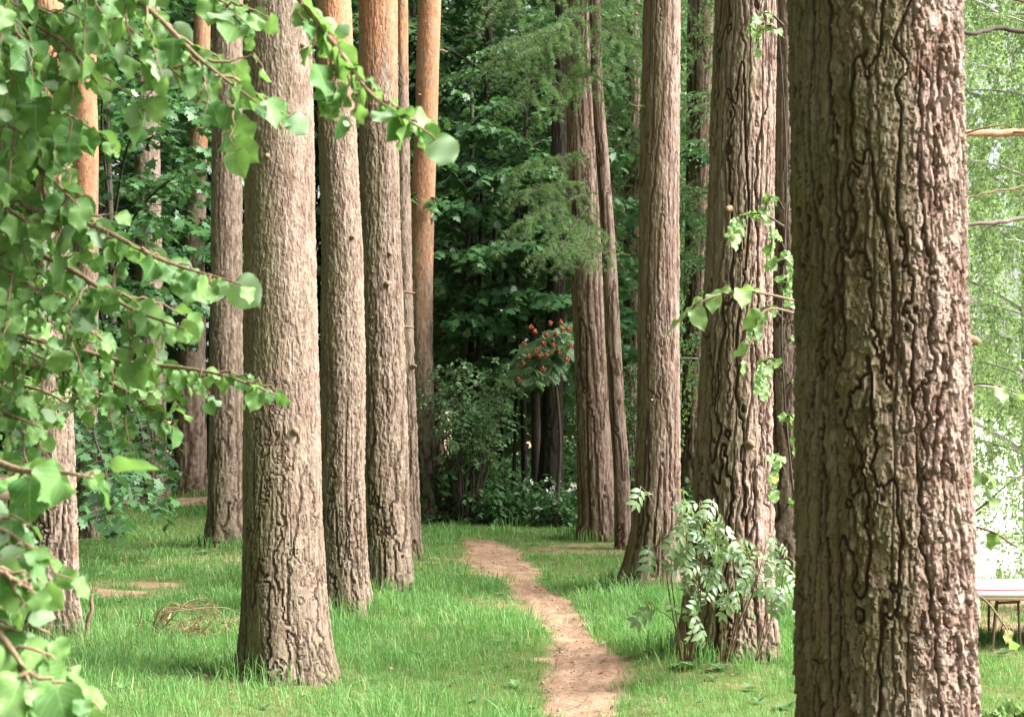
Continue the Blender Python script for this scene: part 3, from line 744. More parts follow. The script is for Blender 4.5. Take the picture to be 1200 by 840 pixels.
# light bush and layered bush in the thicket
def bush(name, label, px, py, d, w, h, tmpl, leaf, n, mat, seed, z_low=0., cat='bush', group=None, flat=.5):
    rg = np.random.default_rng(seed); c = P(px, py, d); g = float(gz(c[0], d)); base = np.array([c[0], d, g])
    root = empty(name, base, label, cat, group); wd = MB(); lb = MB(); PP, AA, NN = [], [], []
    for i in range(n):
        az = rg.uniform(0, 2*PI); tilt = rg.uniform(.05, .8); L = h*rg.uniform(.55, 1.05)
        t = np.linspace(0, 1, 9)[:, None]; dr = np.array([math.cos(az)*tilt*w/h, math.sin(az)*tilt*w/h, 1.])
        pl = base+np.array([math.cos(az), math.sin(az), 0])*.08*w+dr*L*t*(1-.25*t)+rg.normal(0, .02*h, (9, 3))*t
        pl[0, 2] = g-.05
        tube(wd, pl, np.linspace(.012, .003, 9), 5, cap=False)
        for s in np.linspace(z_low, 1, 12):
            q = np.array([np.interp(s, t[:, 0], pl[:, k]) for k in range(3)])
            tw = limb_poly(q, rg.uniform(0, 2*PI), .28*w*rg.uniform(.5, 1.1), .25, .5, 5, .05, rg)
            p, a, nn = leafy_twig(tw, leaf*.5, rg, leaf, flat, .25); PP.append(p); AA.append(a); NN.append(nn)
    p = np.concatenate(PP); a = np.concatenate(AA); nn = np.concatenate(NN)
    scatter(lb, tmpl, p, a, nn, leaf*rg.uniform(.6, 1.2, len(p)), rg.uniform(0, 1, len(p)))
    wd.build('stem', M['twig_dark'], root); lb.build('leaves', M[mat], root)
    return root
bush('elder_bush', 'light green airy bush in the thicket right of the orange-topped pine', 547, 400, 18.9, 1.1, 2.8, OVAL, .07, 34, 'bushlight', 201, .55)
bush('elder_bush', 'airy bush with lit leaves between the stout larch and the pale larch', 735, 420, 22., 1.2, 3.2, OVAL, .09, 16, 'bush', 202, .3)
UG = 'leafy plants crowding the foot of the thicket'
for i, (px, d, w, h, lab) in enumerate([
    (528, 19.2, .8, 1.15, 'leafy plant hugging the foot of the orange-topped pine'), (556, 19.4, .95, 1.25, 'tall broad-leaved plant at the back end of the path'),
    (590, 18.8, .8, .62, 'low broad-leaved plant at the middle of the thicket foot'), (612, 19.6, .8, .75, 'dark plant in front of the wiry stem'),
    (700, 20.5, 1.0, 1.2, 'bright weedy plant behind the stout feathery larch'), (668, 21.2, .9, 1.6, 'tall weedy plant between black leaning trunk and stout larch')]):
    bush('woodland_plant', lab, px, 600, d, w, h, OVAL, .11, 20, 'bushlight' if i > 3 else 'under', 210+i, .12, 'plant', UG, .65)
# flowering shrub
fb = bush('flowering_shrub', 'low shrub dotted with small white blossoms at the left of the stout larch', 652, 610, 18.6, .75, .62, OVAL, .085, 22, 'under', 230, .15, 'shrub', None, .6)
rg = np.random.default_rng(231)
base = parent_world(fb)
for k in range(14):
    c = base+np.array([rg.normal(0, .20), rg.normal(-.12, .12), rg.uniform(.42, .62)])
    mb = MB(); m = 9
    scatter(mb, DIAM, c+rg.normal(0, .012, (m, 3)), rg.normal(0, 1, (m, 3))+np.array([0, -.3, .2]), np.array([0, -.6, .8])+rg.normal(0, .3, (m, 3)), .032, rg.uniform(0, 1, m))
    mb.build('blossom', M['petal'], fb)
# cow parsley
b = P(629, 604, 18.3); b[2] = float(gz(b[0], b[1])); top = P(630, 596, 18.3)
t_ = empty('wild_flower', b, 'single white flower head standing out at the thicket edge', 'flower')
mb = MB(); tube(mb, [b+[0, 0, -.03], b*.5+top*.5+[.01, 0, 0], top], [.005, .004, .003], 6); mb.build('stem', M['under'], t_)
mb = MB(); rg = np.random.default_rng(9)
for k in range(26):
    a = rg.uniform(0, 6.28); r = .055*math.sqrt(rg.random()); c = top+np.array([r*math.cos(a), r*math.sin(a), .02-8*r*r])
    scatter(mb, DIAM, np.repeat(c[None], 5, 0), np.column_stack([np.cos(np.arange(5)*1.256), np.sin(np.arange(5)*1.256), np.full(5, .2)]), np.tile([[0, -.3, 1.]], (5, 1)), .016, np.zeros(5))
mb.build('flower_head', M['petal'], t_)

# rowan with berry clusters
rg = np.random.default_rng(77)
gx, gy = pix_ground(648, 622); gy = 17.6; base = np.array([(650-600)*18.4/F, 18.4, 0]); base[2] = gz(base[0], base[1])
rw = empty('rowan_tree', base, 'small rowan with clusters of orange-red berries at the thicket edge', 'tree')
wd = MB(); lb = MB(); top = P(648, 415, 18.3)
tube(wd, smooth_poly([base-[0, 0, .05], base*.5+top*.5+[.08, 0, 0], top], 12), np.linspace(.03, .014, 12), 7)
PP, AA, NN = [], [], []; spots = []
for i in range(90):
    tx = rg.uniform(598, 676); f = (tx-598)/78
    ty = rg.uniform(374+(1-f)*46, 440-8*f+(1-f)*22) if i > 10 else rg.uniform(376, 400)+(1-f)*30
    e = P(tx, ty, rg.uniform(17.4, 18.5))
    pl = smooth_poly([top, top*.45+e*.55+[0, 0, .10], e], 8); tube(wd, pl, np.linspace(.008, .002, 8), 4, cap=False)
    p, a, n = leafy_twig(pl[2:], .040, rg, .12, .55, .35); PP.append(p); AA.append(a); NN.append(n); spots.append(e)
p = np.concatenate(PP); scatter(lb, ROWANLEAF, p, np.concatenate(AA), np.concatenate(NN)+[0, -.3, 0], .15*rg.uniform(.7, 1.1, len(p)), rg.uniform(0, 1, len(p)))
wd.build('trunk', M['twig_dark'], rw); lb.build('crown', M['rowan'], rw)
def ico(r=1.):
    g = (1+5**.5)/2
    v = unit(np.array([(-1,g,0),(1,g,0),(-1,-g,0),(1,-g,0),(0,-1,g),(0,1,g),(0,-1,-g),(0,1,-g),(g,0,-1),(g,0,1),(-g,0,-1),(-g,0,1)], float))
    f = np.array([(0,11,5),(0,5,1),(0,1,7),(0,7,10),(0,10,11),(1,5,9),(5,11,4),(11,10,2),(10,7,6),(7,1,8),(3,9,4),(3,4,2),(3,2,6),(3,6,8),(3,8,9),(4,9,5),(2,4,11),(6,2,10),(8,6,7),(9,8,1)])
    return v*r, f
IV, IF = ico()
for (bx, by) in [(645,378),(651,391),(659,386),(666,385),(668,405),(637,401),(613,403),(629,410),(640,415),(632,416),(620,417),(613,425),(636,431),(664,421),(607,444),(657,377),(627,388),(648,404),(622,383),(655,412),(641,392)]:
    c = P(bx, by, 17.35); mb = MB()
    tube(mb, smooth_poly([c+[0, 0, .03], c+[0, -.002, .01], c-[0, 0, .015]], 6), [.004, .008, .012, .014, .014, .01], 6)
    for k in range(26):
        o = unit(rg.normal(0, 1, 3))*np.array([.031, .028, .026])*rg.uniform(.6, 1)-[0, 0, .02*rg.random()]
        mb.add(c+o+IV*.0105, IF, None, rg.random()); tube(mb, [c+[0, 0, .01], c+o], [.003, .002], 3)
    mb.build('berry_cluster', M['berry'], rw)

# ------------------------------------------------------------------ larch boughs with needles
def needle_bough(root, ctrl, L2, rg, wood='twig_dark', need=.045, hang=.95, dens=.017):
    pl = smooth_poly(ctrl, 30); wb = MB(); nb = MB(); tube(wb, pl, np.linspace(.016, .004, 30), 6)
    PP, AA = [], []
    for k in range(3, 30):
        for sg in (-1, 1):
            for rep in range(1 if rg.random() > .3 else 0):
                t = unit(pl[k]-pl[k-1]); az = math.atan2(t[1], t[0])+sg*rg.uniform(.35, 1.2); l = L2*rg.uniform(.4, 1.15)*(1.15-.6*k/30)
                s = np.linspace(0, 1, 8)
                q = limb_poly(pl[k], az, l, rg.uniform(-.1, .3), hang*rg.uniform(.5, 1.3), 8, .07, rg)
                tube(wb, q, np.linspace(.004, .0018, 8), 3, cap=False)
                n = max(4, int(l/dens)); u = rg.uniform(.05, 1, n)
                p = np.stack([np.interp(u, s, q[:, j]) for j in range(3)], -1)
                tg = unit(np.stack([np.interp(u, s, np.gradient(q[:, j])) for j in range(3)], -1))
                PP.append(p); AA.append(tg)
    p = np.concatenate(PP); a = np.concatenate(AA)
    scatter(nb, TUFT, p, a+rg.normal(0, .25, a.shape), rg.normal(0, 1, a.shape), need*rg.uniform(.7, 1.2, len(p)), np.clip(rg.normal(.5, .25, len(p)), 0, .94))
    b = wb.build('branch', M[wood], root); nb.build('needles', M['needle'], b)
rg = np.random.default_rng(88)
rI = TREES['I'][0]
for ctrl, l2 in [
    (bl((690,225,16.7),(668,235,15.8),(640,250,15.2),(618,262,14.9)), .55), (bl((690,240,16.7),(675,262,15.4),(660,285,14.8),(650,300,14.5)), .55),
    (bl((690,215,16.7),(660,215,15.8),(635,222,15.3),(612,226,15.)), .5), (bl((690,255,16.7),(690,272,15.),(683,290,14.2),(676,300,13.9)), .45),
    (bl((680,60,16.7),(650,40,16.),(615,50,15.5),(590,75,15.2)), .75), (bl((680,30,16.7),(650,70,15.8),(630,100,15.2),(622,125,15)), .75),
    (bl((680,-20,16.7),(690,10,15.6),(660,30,15.),(640,60,14.6)), .75), (bl((680,80,16.7),(690,85,15.8),(672,105,15.2),(655,130,15)), .6),
    (bl((680,-60,16.7),(650,-50,15.8),(620,-20,15.2),(600,20,15)), .8), (bl((690,20,16.7),(720,40,15.4),(735,70,15.),(740,110,14.8)), .6), (bl((690,180,16.7),(660,185,15.6),(630,190,15.1),(605,205,15)), .4),
    (bl((685,0,16.7),(715,-5,16.),(740,10,15.6),(760,40,15.4)), .7), (bl((685,-30,16.7),(720,-40,16.),(745,-30,15.5),(755,0,15.)), .7)]:
    needle_bough(rI, ctrl, l2, rg)
rV = TREES['V'][0]
for ctrl, l2 in [
    (bl((741,120,25),(728,130,23.5),(716,150,22.8),(708,180,22.4)), 1.0), (bl((741,160,25),(752,170,23.5),(748,200,22.5),(742,240,22)), .95),
    (bl((741,220,25),(730,235,23.5),(722,260,22.8),(726,300,22.4)), .9), (bl((741,20,25),(725,30,23.5),(716,50,22.8),(712,80,22.4)), 1.0), (bl((741,290,25),(745,300,23.5),(738,320,22.8),(735,350,22.4)), .8)]:
    needle_bough(rV, ctrl, l2, rg, need=.05, dens=.03)
rL = TREES['L'][0]
for ctrl, l2 in [
    (bl((815,60,24),(835,40,23),(848,60,22.5),(856,100,22.3)), 1.), (bl((815,120,24),(800,130,22.6),(788,150,22),(780,190,21.8)), 1.),
    (bl((815,210,24),(800,225,22.6),(800,250,22),(795,290,21.8)), .9), (bl((815,-10,24),(800,0,22.6),(788,20,22),(785,60,21.8)), 1.), (bl((815,250,24),(825,270,23.),(815,300,22.3),(806,340,22.2)), .8)]:
    needle_bough(rL, ctrl, l2, rg, need=.05, dens=.03)

# ------------------------------------------------------------------ weeping birches on the right
def birch(seed, Ht, z0, R, limbs, hangs, leaf, sp):
    rg = np.random.default_rng(seed); wd = MB(); lf = MB(); tt = np.linspace(0, 1, 14)
    tp = np.column_stack([.3*np.sin(tt*3+seed)*tt, .3*np.cos(tt*2.5+seed)*tt, tt*Ht-.08*(1-tt)])
    tube(wd, tp, .13*(1-.85*tt)+.01, 10); PP, AA, NN = [], [], []
    for i in range(limbs):
        f = (i+.5)/limbs; z = z0+(Ht-z0)*f; az = i*2.4; L = R*(1-.55*f)*rg.uniform(.8, 1.15)
        p0 = np.array([np.interp(z, tp[:, 2], tp[:, 0]), np.interp(z, tp[:, 2], tp[:, 1]), z-.4*L])
        lp = limb_poly(p0, az, L, .75, .42, 9, .05, rg); tube(wd, lp, np.linspace(.03, .007, 9), 5, cap=False)
        for k in range(hangs):
            s = rg.uniform(.25, 1); q = np.array([np.interp(s, np.linspace(0, 1, 9), lp[:, j]) for j in range(3)])
            l2 = rg.uniform(.6, 2.2); a2 = rg.uniform(0, 2*PI); u = np.linspace(0, 1, 9)
            hw = q+np.column_stack([math.cos(a2)*.35*l2*u**.6, math.sin(a2)*.35*l2*u**.6, .06*l2*u-l2*u**1.6])+rg.normal(0, .015, (9, 3))
            tube(wd, hw, np.linspace(.003, .0015, 9), 3, cap=False)
            n = int(l2/sp); v = np.sort(rg.uniform(.05, 1, n))
            p = np.stack([np.interp(v, u, hw[:, j]) for j in range(3)], -1)+rg.normal(0, .03, (n, 3))
            PP.append(p); AA.append(rg.normal(0, .5, (n, 3))+np.array([0, 0, -.7])); NN.append(rg.normal(0, .7, (n, 3))+np.array([.2, -.4, .4]))
    p = np.concatenate(PP); scatter(lf, DIAM, p, np.concatenate(AA), np.concatenate(NN), leaf*rg.uniform(.65, 1.2, len(p)), rg.uniform(0, 1, len(p)), 1.1)
    return wd, lf
bi = proto(*birch(301, 11., 1.7, 3.0, 36, 22, .062, .022), 'birchleaf', 'birch')
BGp = 'weeping birches around the bright yard'
for px, d, rot, sc, lab in [
    (1215, 15.5, .5, 1., 'weeping birch at the right edge above the low white table'), (1262, 12.8, 4.1, .58, 'small birch standing just behind the low white table'), (1090, 20., 2., 1.05, 'weeping birch mostly hidden behind the largest trunk'),
    (960, 23., 4.6, 1.05, 'weeping birch seen in the gap left of the largest trunk'), (835, 28., 5.5, 1.1, 'pale birch behind the large furrowed larch')]:
    plant(bi, 'birch_tree', px, d, rot, sc, lab, group=BGp)

# pine just outside the right edge: its bare branches reach into view
px_ = trunk_tree('X', 'pine_tree', 'pine at the right edge holding bare horizontal branches', 10.5, [(0,1290,1350),(400,1288,1352),(718,1284,1358)], 'pine', cw=.042, ch=.12, depth=.014, up=(420,200), seed=71)
for ctrl, r, mt in [
    (bl((1310,150,10.5),(1240,160,10.2),(1190,155,10.),(1120,158,9.8),(1060,170,9.7)), .029, 'redtwig'), (bl((1310,10,10.5),(1230,40,10.2),(1170,34,10.),(1130,38,9.8),(1090,20,9.7)), .018, 'twig_dark'),
    (bl((1310,258,10.5),(1230,256,10.2),(1160,260,10.),(1110,266,9.9)), .018, 'greytwig'), (bl((1310,200,10.5),(1220,215,10.2),(1150,228,10.),(1110,238,9.9)), .008, 'twig'),
    (bl((1310,30,10.5),(1230,10,10.2),(1170,-8,10.),(1120,-30,9.9)), .014, 'twig')]:
    mb = MB(); pl = smooth_poly(ctrl, 24); rgb_ = np.random.default_rng(int(r*1e4)); pl = pl+rgb_.normal(0, .006, pl.shape)
    tube(mb, pl, np.linspace(r*1.15, r*.7, 24), 9)
    for k in (7, 12, 17):
        q = limb_poly(pl[k], rgb_.uniform(0, 6), .35, rgb_.uniform(-.3, .4), .2, 6, .1, rgb_); tube(mb, q, np.linspace(r*.35, r*.1, 6), 5)
    mb.build('branch', M[mt], px_)

# ------------------------------------------------------------------ one mesh: far woods, plus unseen left foliage added to block sky light
rg = np.random.default_rng(400); N_ = 90000
x = rg.uniform(-30, 9, N_); y = rg.uniform(33, 47, N_); z = rg.uniform(.0, 15.5, N_)
dn = vn3(x*.45, y*.45, z*.55, 5)+.5*vn3(x*1.2, y*1.2, z*1.4, 6)
keep = (dn > -.25) & ~((np.abs(x/y*F+600-524) < 14) & (z < 1.9))
keep &= (x < 7-2*vn2(z*.6, y*.4, 8))
x, y, z = x[keep], y[keep], z[keep]; dn = dn[keep]
m = 45000; x2 = rg.uniform(-17, -10.2, m); y2 = rg.uniform(-9, 33, m); z2 = rg.uniform(0, 12, m); d2 = vn3(x2*.45, y2*.45, z2*.55, 5)+.5*vn3(x2*1.2, y2*1.2, z2*1.4, 6)  # out-of-view flank of foliage, added to darken the trunks' left sides
k = (d2 > -.3) & (x2 < -.40*y2-3.2); x = np.concatenate([x, x2[k]]); y = np.concatenate([y, y2[k]]); z = np.concatenate([z, z2[k]]); dn = np.concatenate([dn, d2[k]]); n = len(x)
mb = MB(); scatter(mb, OVAL, np.column_stack([x, y, z]), rg.normal(0, 1, (n, 3))*[1, 1, .6]-[0, 0, .3], rg.normal(0, .5, (n, 3))+[0, 0, .8], rg.uniform(.22, .5, n)*np.where(y < 33, 1.25, 1), np.clip(.5+.5*dn+rg.normal(0, .2, n), 0, 1), 1.6)
tag(mb.build('distant_woods_and_screen', M['wood']), 'dark broadleaf woodland far behind the trees, with an unseen light-blocking mass added at left', 'woodland', kind='stuff')

# undergrowth carpet at the foot of the thicket
rg = np.random.default_rng(410); n = 26000
x = rg.uniform(-11, 4.5, n); y = 18.2+rg.uniform(0, 1, n)**1.3*15
edge = 18.6+.5*vn2(x*1.2, x*0, 3)+2.8*sstep(-1.1, -2.2, x)+4*sstep(-2.5, -5, x)
k = (y > edge) & (np.abs(x/y*F+600-524) > 9); x, y = x[k], y[k]; n = len(x)
z = gz(x, y)+rg.uniform(.02, 1, n)**1.5*(.22+.4*np.clip(vn2(x*.9, y*.9, 4), 0, 1))*np.clip((y-edge[k])/.8, .25, 1)
mb = MB(); scatter(mb, OVAL, np.column_stack([x, y, z]), rg.normal(0, 1, (n, 3))*[1, 1, .35], rg.normal(0, .35, (n, 3))+[0, -.2, 1], rg.uniform(.07, .15, n), rg.uniform(0, 1, n), 1.4)
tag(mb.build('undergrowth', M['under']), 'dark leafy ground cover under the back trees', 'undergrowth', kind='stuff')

# ------------------------------------------------------------------ foreground lime tree (left)
rg = np.random.default_rng(500)
base = np.array([-2.25, 3.3, 0.]); base[2] = gz(*base[:2])
lime = empty('lime_tree', base, 'lime tree whose broad green leaves overhang the left foreground', 'tree')
mb = MB(); tt = np.linspace(0, 1, 20); tp = base+np.column_stack([.08*np.sin(tt*5)-.1*tt, .05*np.cos(tt*4)-.05, tt*5.2-.08*(1-tt)])
tube(mb, tp, .11*(1-.6*tt)+.03*np.exp(-tt*20), 14); mb.build('trunk', M['twig'], lime)
def T0(z): return np.array([np.interp(z, tp[:, 2], tp[:, 0]), np.interp(z, tp[:, 2], tp[:, 1]), z])
def lime_branch(z, ctrl, leaf, tw, twn, start=.3, sp=.60, rg=rg):
    leaf *= .72 if leaf < .0695 else .68; tw *= .82; twn = int(twn*1.25)
    pl = smooth_poly([T0(z)]+[P(*c) for c in ctrl], 40); wb = MB(); lb = MB()
    tube(wb, pl, np.linspace(.013, .0022, 40), 6)
    PP, AA, NN = [], [], []
    def leaves(q, skip=.15):
        seg = np.linalg.norm(np.diff(q, axis=0), axis=1); cl = np.concatenate([[0], np.cumsum(seg)])
        n = max(2, int(cl[-1]/(leaf*sp))); s = np.linspace(skip*cl[-1], cl[-1], n)
        p = np.stack([np.interp(s, cl, q[:, j]) for j in range(3)], -1); tg = unit(np.stack([np.interp(s, cl, np.gradient(q[:, j])) for j in range(3)], -1))
        up = np.array([.35, -.55, .75]); sd = unit(np.cross(tg, up)); sg = np.where(np.arange(n) % 2, 1, -1)[:, None]
        ax = tg*rg.uniform(.3, .9, (n, 1))+sd*sg*.75+np.array([.1, 0, -.55])+rg.normal(0, .25, (n, 3))
        ax[-1] = tg[-1]+[0, 0, -.3]; ax = unit(ax)
        pet = p+ax*leaf*.28
        for a_, b_ in zip(p, pet): tube(wb, [a_, (a_+b_)/2+[0, 0, .003], b_], [.0016, .0012, .001], 3, cap=False)
        PP.append(pet); AA.append(ax+rg.normal(0, .15, ax.shape)-[0, 0, .25]); NN.append(up+rg.normal(0, .8, (n, 3)))
    k0 = int(40*start); leaves(pl[k0:], .0)
    for k in np.linspace(k0, 36, twn).astype(int):
        t = unit(pl[k]-pl[k-1]); sd = unit(np.cross(t, [.1, -.9, .4])); sg = rg.choice([-1, 1]); l = tw*rg.uniform(.5, 1.2)*(1.15-.5*k/40)
        dr = unit(t*.75+sd*sg*rg.uniform(.4, .9)+rg.normal(0, .25, 3)+[0, 0, -.15]); u = np.linspace(0, 1, 8)[:, None]
        q = pl[k]+dr*l*u-np.array([0, 0, 1])*l*.35*u**2+rg.normal(0, .004, (8, 3))
        tube(wb, q, np.linspace(.004, .0015, 8), 4, cap=False); leaves(q)
    p = np.concatenate(PP); scatter_mix(lb, LIMES, p, np.concatenate(AA), np.concatenate(NN), leaf*np.clip(rg.normal(.92, .32, len(p)), .3, 1.5), rg.uniform(0, 1, len(p)), rg.uniform(.85, 1.1))
    b = wb.build('branch', M['twig'], lime); lb.build('leaves', M['lime'], b)
L_ = [
    (3.3, [(-40,-60,3.5),(70,-40,3.3),(160,0,3.2),(235,70,3.1),(300,120,3.0)], .068, .24, 10, .35),
    (3.6, [(-20,-160,3.4),(140,-130,3.2),(290,-70,3.05),(352,0,2.95),(405,70,2.9),(440,115,2.88),(505,158,2.85)], .076, .12, 9, .55),
    (3.2, [(0,-80,3.6),(120,-60,3.4),(220,-30,3.3),(285,25,3.2)], .066, .24, 9, .35),
    (3.15, [(-40,-60,3.7),(40,-30,3.5),(120,10,3.4),(180,60,3.3),(215,95,3.2)], .066, .22, 8, .3),
    (3.0, [(-60,-20,3.5),(20,20,3.4),(75,50,3.3),(115,100,3.2)], .068, .28, 10, .2),
    (2.8, [(-60,60,3.7),(10,80,3.6),(50,120,3.5),(80,150,3.4)], .064, .26, 9, .2),
    (2.6, [(-60,130,3.6),(10,170,3.5),(55,205,3.4),(90,240,3.3)], .064, .22, 7, .2),
    (2.5, [(-60,210,3.5),(20,240,3.4),(110,265,3.3),(190,305,3.2),(282,333,3.1)], .072, .13, 7, .3),
    (2.4, [(-60,250,3.6),(20,285,3.5),(90,320,3.4),(150,360,3.3),(215,385,3.2)], .066, .25, 11, .25),
    (2.25, [(-60,310,3.8),(10,335,3.7),(70,365,3.6),(120,398,3.5)], .060, .26, 10, .2),
    (2.1, [(-60,360,4.),(20,390,3.9),(90,410,3.8),(150,425,3.6),(205,430,3.5),(262,440,3.4),(322,462,3.3)], .056, .13, 8, .35),
    (2.0, [(-60,400,4.),(20,425,3.9),(100,438,3.8),(150,460,3.6),(195,495,3.5)], .052, .20, 11, .25),
    (1.9, [(-60,430,4.2),(0,446,4.1),(50,458,4.),(95,482,3.9)], .048, .22, 10, .2),
    (3.4, [(-140,-80,3.6),(-60,-30,3.4),(0,20,3.3),(40,60,3.2)], .066, .24, 9, .2),
    (2.9, [(-140,60,3.7),(-60,90,3.5),(-10,130,3.4),(30,160,3.3)], .066, .24, 9, .2),
    (2.7, [(-140,160,3.7),(-60,190,3.5),(-10,230,3.4),(35,262,3.3)], .066, .24, 9, .2),
    (2.45, [(-140,250,3.7),(-60,280,3.5),(-10,310,3.4),(50,345,3.3)], .066, .24, 9, .2),
    (2.2, [(-140,340,3.8),(-60,360,3.6),(-10,390,3.5),(60,425,3.4)], .062, .24, 9, .2),
    (2.0, [(-140,420,3.8),(-60,440,3.6),(-20,470,3.5),(45,500,3.4)], .060, .24, 9, .2),
    (1.5, [(-140,520,3.2),(-60,560,2.9),(-25,590,2.7),(15,620,2.6)], .070, .18, 7, .2),
    (1.7, [(-120,490,3.),(-40,525,2.7),(20,550,2.5),(70,553,2.4),(108,560,2.35)], .082, .08, 2, .62),
    (1.45, [(-120,570,2.8),(-50,600,2.5),(0,620,2.4),(35,640,2.35)], .070, .13, 5, .45),
    (1.35, [(-120,620,2.7),(-50,650,2.4),(0,670,2.3),(35,690,2.25)], .080, .12, 5, .45),
    (1.2, [(-140,680,2.7),(-60,710,2.4),(-10,735,2.3),(20,770,2.25),(35,800,2.2)], .076, .13, 5, .4),
    (1.05, [(-140,760,2.7),(-50,785,2.4),(20,805,2.3),(65,820,2.25),(100,832,2.2)], .070, .09, 4, .45)]
for z, c, lf_, tw, n, s in L_: lime_branch(z, c, lf_, tw, n, s)

# ------------------------------------------------------------------ small young trees and the pale shrub on the right
def spray_plant(name, label, base, stems, tmpl, leaf, sp, leafmat, seed, cat='shrub', wood='twig', upv=(.3, -.5, .8), drop=.5, wid=None, r0=.006, spread=.8, ns=.35):
    rg = np.random.default_rng(seed); root = empty(name, base, label, cat)
    for ctrl, s0 in stems:
        pl = smooth_poly(ctrl, 26); wb = MB(); lb = MB(); L = np.linalg.norm(np.diff(pl, axis=0), axis=1).sum(); tube(wb, pl, np.linspace(r0, r0*.3, 26), 6)
        k0 = min(int(26*s0), 23); q = pl[k0:]
        p, a, n = leafy_twig(q, sp, rg, leaf*.4, .7, drop, spread, upv=upv); n = np.array(upv)+rg.normal(0, ns, p.shape)
        scatter(lb, tmpl, p, a, n, leaf*rg.uniform(.6, 1.2, len(p)), rg.uniform(0, 1, len(p)), wid)
        b = wb.build('stem', M[wood], root); lb.build('leaves', M[leafmat], b)
    return root
b0 = P(800, 770, 7.9); b0[2] = gz(b0[0], b0[1])
b1 = P(850, 772, 7.95); b1[2] = gz(b1[0], b1[1]); b2 = P(895, 770, 8.0); b2[2] = gz(b2[0], b2[1])
st = [(bl((798,774,7.9),(785,700,7.9),(776,640,7.85),(764,590,7.8),(752,570,7.75)), .8), (bl((800,775,7.9),(790,730,7.85),(772,715,7.8),(766,712,7.8)), .93),
      (bl((800,772,7.9),(788,690,7.85),(784,640,7.8),(760,640,7.75)), .82)]
rgS = np.random.default_rng(61)
for (tx, ty, bx) in [(800,585,802),(822,600,808),(806,640,812),(830,650,820),(850,625,818),(815,690,815),(870,640,840),(893,655,850),(915,640,870),(930,665,880),(900,690,870),(862,690,840),(820,660,805),(796,610,800),(840,600,812),(812,730,810),(880,665,850),(915,700,885)]:
    bx = min((802, 808, 846, 852, 888), key=lambda q: abs(q-bx))+rgS.uniform(-3, 3); d0 = 7.95; mid = ((tx+bx)/2+rgS.uniform(-8, 8), (ty-45+765)/2)
    st.append((bl((bx, 774, d0), (*mid, 7.8+rgS.uniform(-.1, .1)), (tx*.8+bx*.2, ty-12, 7.72+rgS.uniform(-.12, .1)), (tx+(tx-bx)*.15+rgS.uniform(-4, 10), ty+12, 7.68+rgS.uniform(-.15, .1))), .24))
spray_plant('ash_shrub', 'bushy shrub with pale silvery compound leaves around the large larch foot', b1, st, ASH, .130, .072, 'ash', 71, drop=.55, r0=.0045)
# dead dark leaf hanging on the low twig is left to the litter; sapling between the furrowed larch and the largest trunk
b = P(922, 480, 7.4); b[2] = gz(b[0], b[1])
q_st = [([P(957,806,7.5), P(932,600,7.42), P(916,400,7.36), P(922,200,7.44), P(910,0,7.4), P(900,-120,7.4)], .90)]
rgS = np.random.default_rng(62)
for (ty, tx, dy) in [(20,885,20),(35,892,25),(235,900,20),(255,868,28),(300,930,30),(365,890,30),(400,938,25),(425,897,35),(490,932,35),(540,908,40),(590,938,40),(280,905,30),(450,940,20),(330,925,25)]:
    q_st.append((bl((918, ty+10, 7.4), ((918+tx)/2, ty-4, 7.3+rgS.uniform(-.2, .2)), (tx, ty, 7.2+rgS.uniform(-.25, .25)), (tx+(tx-918)*.2, ty+dy, 7.15+rgS.uniform(-.3, .2))), .15))
spray_plant('young_tree', 'slender young tree with light leaves between the furrowed larch and the largest trunk', b, q_st, LIME, .054, .032, 'young', 72, 'tree', drop=.45, r0=.007, wood='twig_dark')
b = P(1040, 480, 4.65); b[2] = gz(b[0], b[1])
spray_plant('young_tree', 'young tree hidden behind the largest trunk, leafy twigs reaching out on both sides', b, [
    ([b-[0, 0, .05], P(1042,800,4.65), P(1035,500,4.65), P(1040,250,4.65)], .95),
    (bl((1038,420,4.65),(960,365,4.5),(905,346,4.4),(860,342,4.35),(825,352,4.3),(800,375,4.3)), .45), (bl((1038,380,4.65),(960,375,4.5),(900,362,4.4),(880,400,4.35),(868,425,4.35)), .5),
    (bl((1038,640,4.65),(1120,612,4.5),(1155,590,4.45),(1180,568,4.4),(1215,545,4.4)), .5), (bl((1038,660,4.65),(1120,620,4.5),(1160,622,4.45),(1190,640,4.4),(1215,650,4.4)), .5),
    (bl((1038,700,4.65),(1110,690,4.5),(1150,700,4.4),(1175,730,4.35),(1186,750,4.35)), .78), (bl((1038,560,4.65),(1120,540,4.5),(1145,548,4.45),(1158,560,4.4)), .8),
    (bl((1038,480,4.65),(1120,455,4.6),(1160,450,4.5),(1200,462,4.5)), .7)],
    LIME, .068, .040, 'young', 73, 'tree', drop=.5, r0=.006, wid=.72)
bush('low_bush', 'leafy little bush at the bottom right beside the largest trunk', 1212, 800, 6.3, .45, .30, LIME, .05, 8, 'young', 240, .2, 'bush', None, .5)

